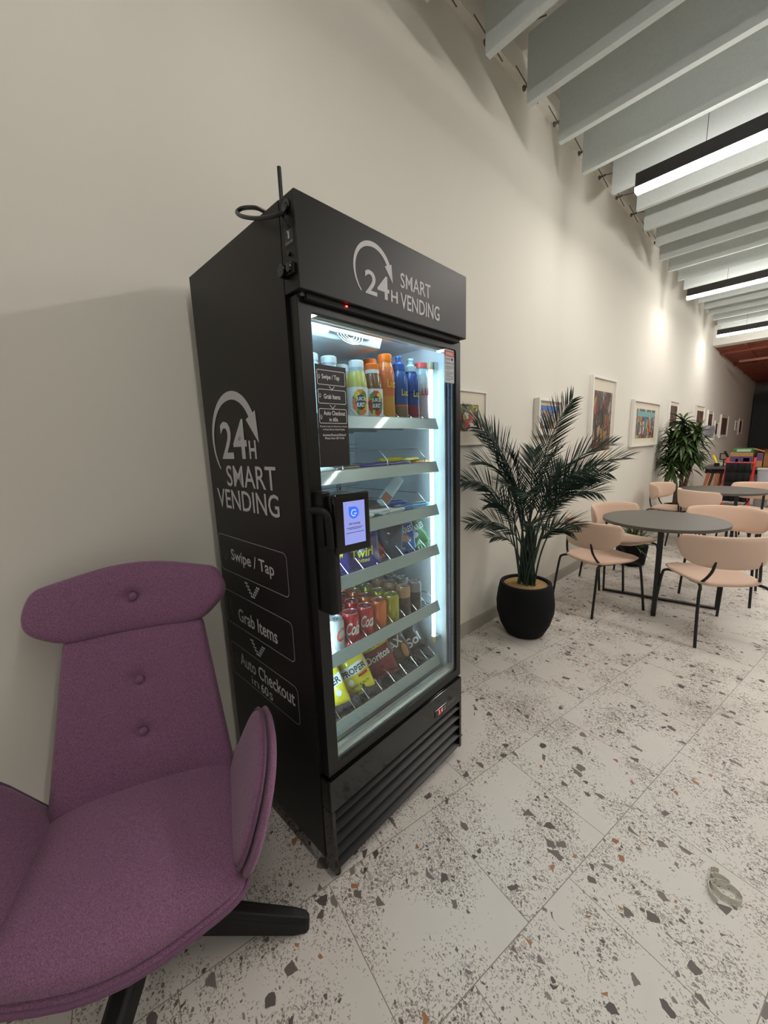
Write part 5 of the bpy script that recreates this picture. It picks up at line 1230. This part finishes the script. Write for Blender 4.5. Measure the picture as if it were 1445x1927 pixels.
# printed carton on the bench behind the trolley
def carton(label, lo, hi, loc, m_, patches=(), flaps=False, rot=0.0):
    t = thing('carton', label, 'box', loc, rot)
    mb = MB(); mb.box(lo, hi); b_ = mb.build('box_body', m_, t, bevel=0.003)
    for nm, pm_, a0, z0, a1, z1 in patches:
        mb = MB(); y = lo[1] - 0.0008; mb.face([(a0, y, z0), (a1, y, z0), (a1, y, z1), (a0, y, z1)]); mb.build(nm, pm_, t)
    if flaps:
        mb = MB(); mb.flatbar(((lo[0] + hi[0]) / 2, lo[1], hi[2] + 0.004), ((lo[0] + hi[0]) / 2, lo[1] - 0.12, hi[2] + 0.05), (1, 0, 0), hi[0] - lo[0], hi[0] - lo[0], 0.005); mb.build('flap', m_, t)
        mb = MB(); mb.flatbar((lo[0], (lo[1] + hi[1]) / 2, hi[2] + 0.004), (lo[0] - 0.16, (lo[1] + hi[1]) / 2, hi[2] + 0.06), (0, 1, 0), hi[1] - lo[1], hi[1] - lo[1], 0.005); mb.build('flap', m_, t)
    return t
carton('cardboard carton with purple and green print on the workbench', (0, 0, 0), (0.34, 0.30, 0.27), (0.64, 10.25, 0.841), M_card, (('purple_panel', M_pprint, 0.01, 0.06, 0.33, 0.20), ('green_panel', mat('lime_print', rgb(150, 176, 80), 0.6), 0.20, 0.10, 0.29, 0.17), ('tan_panel', M_card, 0.09, 0.07, 0.13, 0.15)))
mb = MB(); mb.prism(rrect(0, 0, 0.31, 0.085, 0.035, 5), lambda a, b, h: (a, h, b), 0, 0.10)
t = thing('green_box', 'rounded green box with white words on top of the printed carton', 'box', (0.68, 10.30, 1.112)); mb.build('box_body', M_gprint, t, bevel=0.003)
mb = MB(); 
for z0, z1, a0, a1 in ((0.046, 0.060, 0.05, 0.26), (0.024, 0.038, 0.05, 0.25)): mb.face([(a0, -0.001, z0), (a1, -0.001, z0), (a1, -0.001, z1), (a0, -0.001, z1)])
mb.build('white_lettering_band', I_white, t)
carton('large open brown cardboard box at the right end of the workbench', (0, 0, 0), (0.55, 0.40, 0.28), (1.13, 10.2, 0.841), mat('ochre_cardboard', rgb(150, 104, 58), 0.8), flaps=True)
carton('narrow tan carton with purple top between the trolley and the brown box', (0, 0, 0), (0.12, 0.25, 0.26), (0.995, 10.2, 0.841), M_card, (('purple_panel', M_pprint, 0.004, 0.12, 0.116, 0.25),))
bn = thing('plastic_bin', 'clear plastic storage bin with pale lid standing beside the red trolley', 'bin', (1.20, 9.45, 0))
mb = MB(); mb.rings([[(a, b, z) for a, b in rrect(-s, -s, s, s, 0.02, 3)] for s, z in ((0.062, 0.50), (0.082, 0.84))]); mb.build('bin_body', mat('milky_plastic', rgb(176, 178, 186), 0.35), bn, smooth=True)
mb = MB(); mb.prism(rrect(-0.092, -0.092, 0.092, 0.092, 0.02, 3), lambda a, b, h: (a, b, h), 0.84, 0.872); mb.build('lid', M_greyp, bn, bevel=0.004)
mb = MB(); mb.rings([[(a, b, z) for a, b in rrect(-s, -s, s, s, 0.02, 3)] for s, z in ((0.08, 0.0), (0.09, 0.498))]); o = mb.build('grey_crate', mat('slate_crate', rgb(128, 124, 124), 0.5), loc=(1.20, 9.45, 0)); tag(o, 'grey crate standing under the clear plastic bin', 'crate')
# small things on the bench
def simple(name, label, cat, m_, fn_, loc, rot=0.0, **k):
    mb = MB(); fn_(mb); o = mb.build(name, m_, loc=loc, rotz=rot, **k); return tag(o, label, cat)
t = thing('glass_jug', 'clear glass jug held on the wall shelf behind the leafy tree', 'jug', (0.09, 11.05, 1.40))
mb = MB(); mb.lathe([(0.07, 0.0), (0.11, 0.03), (0.13, 0.14), (0.115, 0.26), (0.105, 0.26), (0.12, 0.14), (0.10, 0.035), (0, 0.02)], 32); mb.build('jug_body', M_bin, t, smooth=True); t.location.x = 0.14
t2 = thing('wall_bracket', 'small wall bracket carrying the glass jug behind the leafy tree', 'bracket', (0.0, 11.05, 1.40))
mb = MB(); mb.box((0.0, -0.10, -0.03), (0.28, 0.10, -0.002)); mb.build('plate', M_frame, t2)
t = thing('hand_tool', 'yellow and black hand tool lying on the workbench', 'tool', (0.46, 10.22, 0.862), math.radians(120))
mb = MB(); mb.tube([(0, 0, 0.0), (0.02, 0, 0.06), (0.18, 0, 0.20)], 0.020, 10); mb.build('grip', mat('tool_yellow', rgb(226, 196, 40), 0.5), t, smooth='all'); mb = MB(); mb.box((-0.05, -0.03, -0.02), (0.04, 0.03, 0.05)); mb.build('head', M_cloth, t, bevel=0.005)
simple('paper_stack', 'white paper stack on the workbench left of the trolley', 'paper', L_white, lambda mb: mb.box((0, 0, 0), (0.22, 0.24, 0.05)), (0.44, 10.50, 0.841), 0.2)
simple('folded_cloth', 'folded orange cloth on the paper stack', 'cloth', mat('orange_cloth', rgb(232, 120, 40), 0.8), lambda mb: mb.box((0, 0, 0), (0.13, 0.13, 0.035)), (0.52, 10.55, 0.892), 0.1, bevel=0.01)
t = thing('desk_clamp', 'black desk stand with a square frame at the corner of the workbench', 'stand', (0.55, 10.32, 0.841))
mb = MB(); mb.box((-0.03, -0.03, 0), (0.03, 0.03, 0.012)); mb.tube([(0, 0, 0.01), (0, 0, 0.14)], 0.01, 8); mb.build('post', M_cloth, t)
mb = MB(); mb.ring_prism(rrect(-0.07, 0.13, 0.05, 0.26, 0.015, 3), rrect(-0.055, 0.145, 0.035, 0.245, 0.01, 3), lambda a, b, h: (a, h, b), -0.01, 0.01); mb.build('square_frame', M_cloth, t)
# far end: dark screen and red low wall, pipe under the russet ceiling
mb = MB(); mb.box((0.03, 21.2, 0.9), (5.0, 21.45, 2.95)); o = mb.build('dark_screen', mat('black_screen', rgb(10, 10, 13), 0.5)); tag(o, 'large black screen filling the far end wall', 'screen')
mb = MB(); mb.box((0.03, 21.15, 0.0), (5.0, 21.45, 0.895)); o = mb.build('low_cabinet', mat('dark_red_cabinet', rgb(92, 38, 36), 0.6)); tag(o, 'dark red low cabinet under the black screen', 'cabinet')
t = thing('sprinkler_pipe', 'pale pipe with round head hanging under the russet ceiling', 'pipe', (0.9, 13.2, 3.22))
mb = MB(); mb.tube([(-0.6, 0, 0.0), (3, 0, 0.0)], 0.03, 10); mb.build('pipe_run', mat('pipe_pink', rgb(190, 140, 124), 0.5), t, smooth='all'); mb = MB(); mb.tube([(0.0, 0, 0), (0, 0, 0.14)], 0.02, 8); mb.lathe([(0, 0.0), (0.05, 0.02), (0.05, 0.06), (0, 0.08)], 16, (0, 0, 0.0)); mb.build('round_head', M_greyp, t, smooth='all')
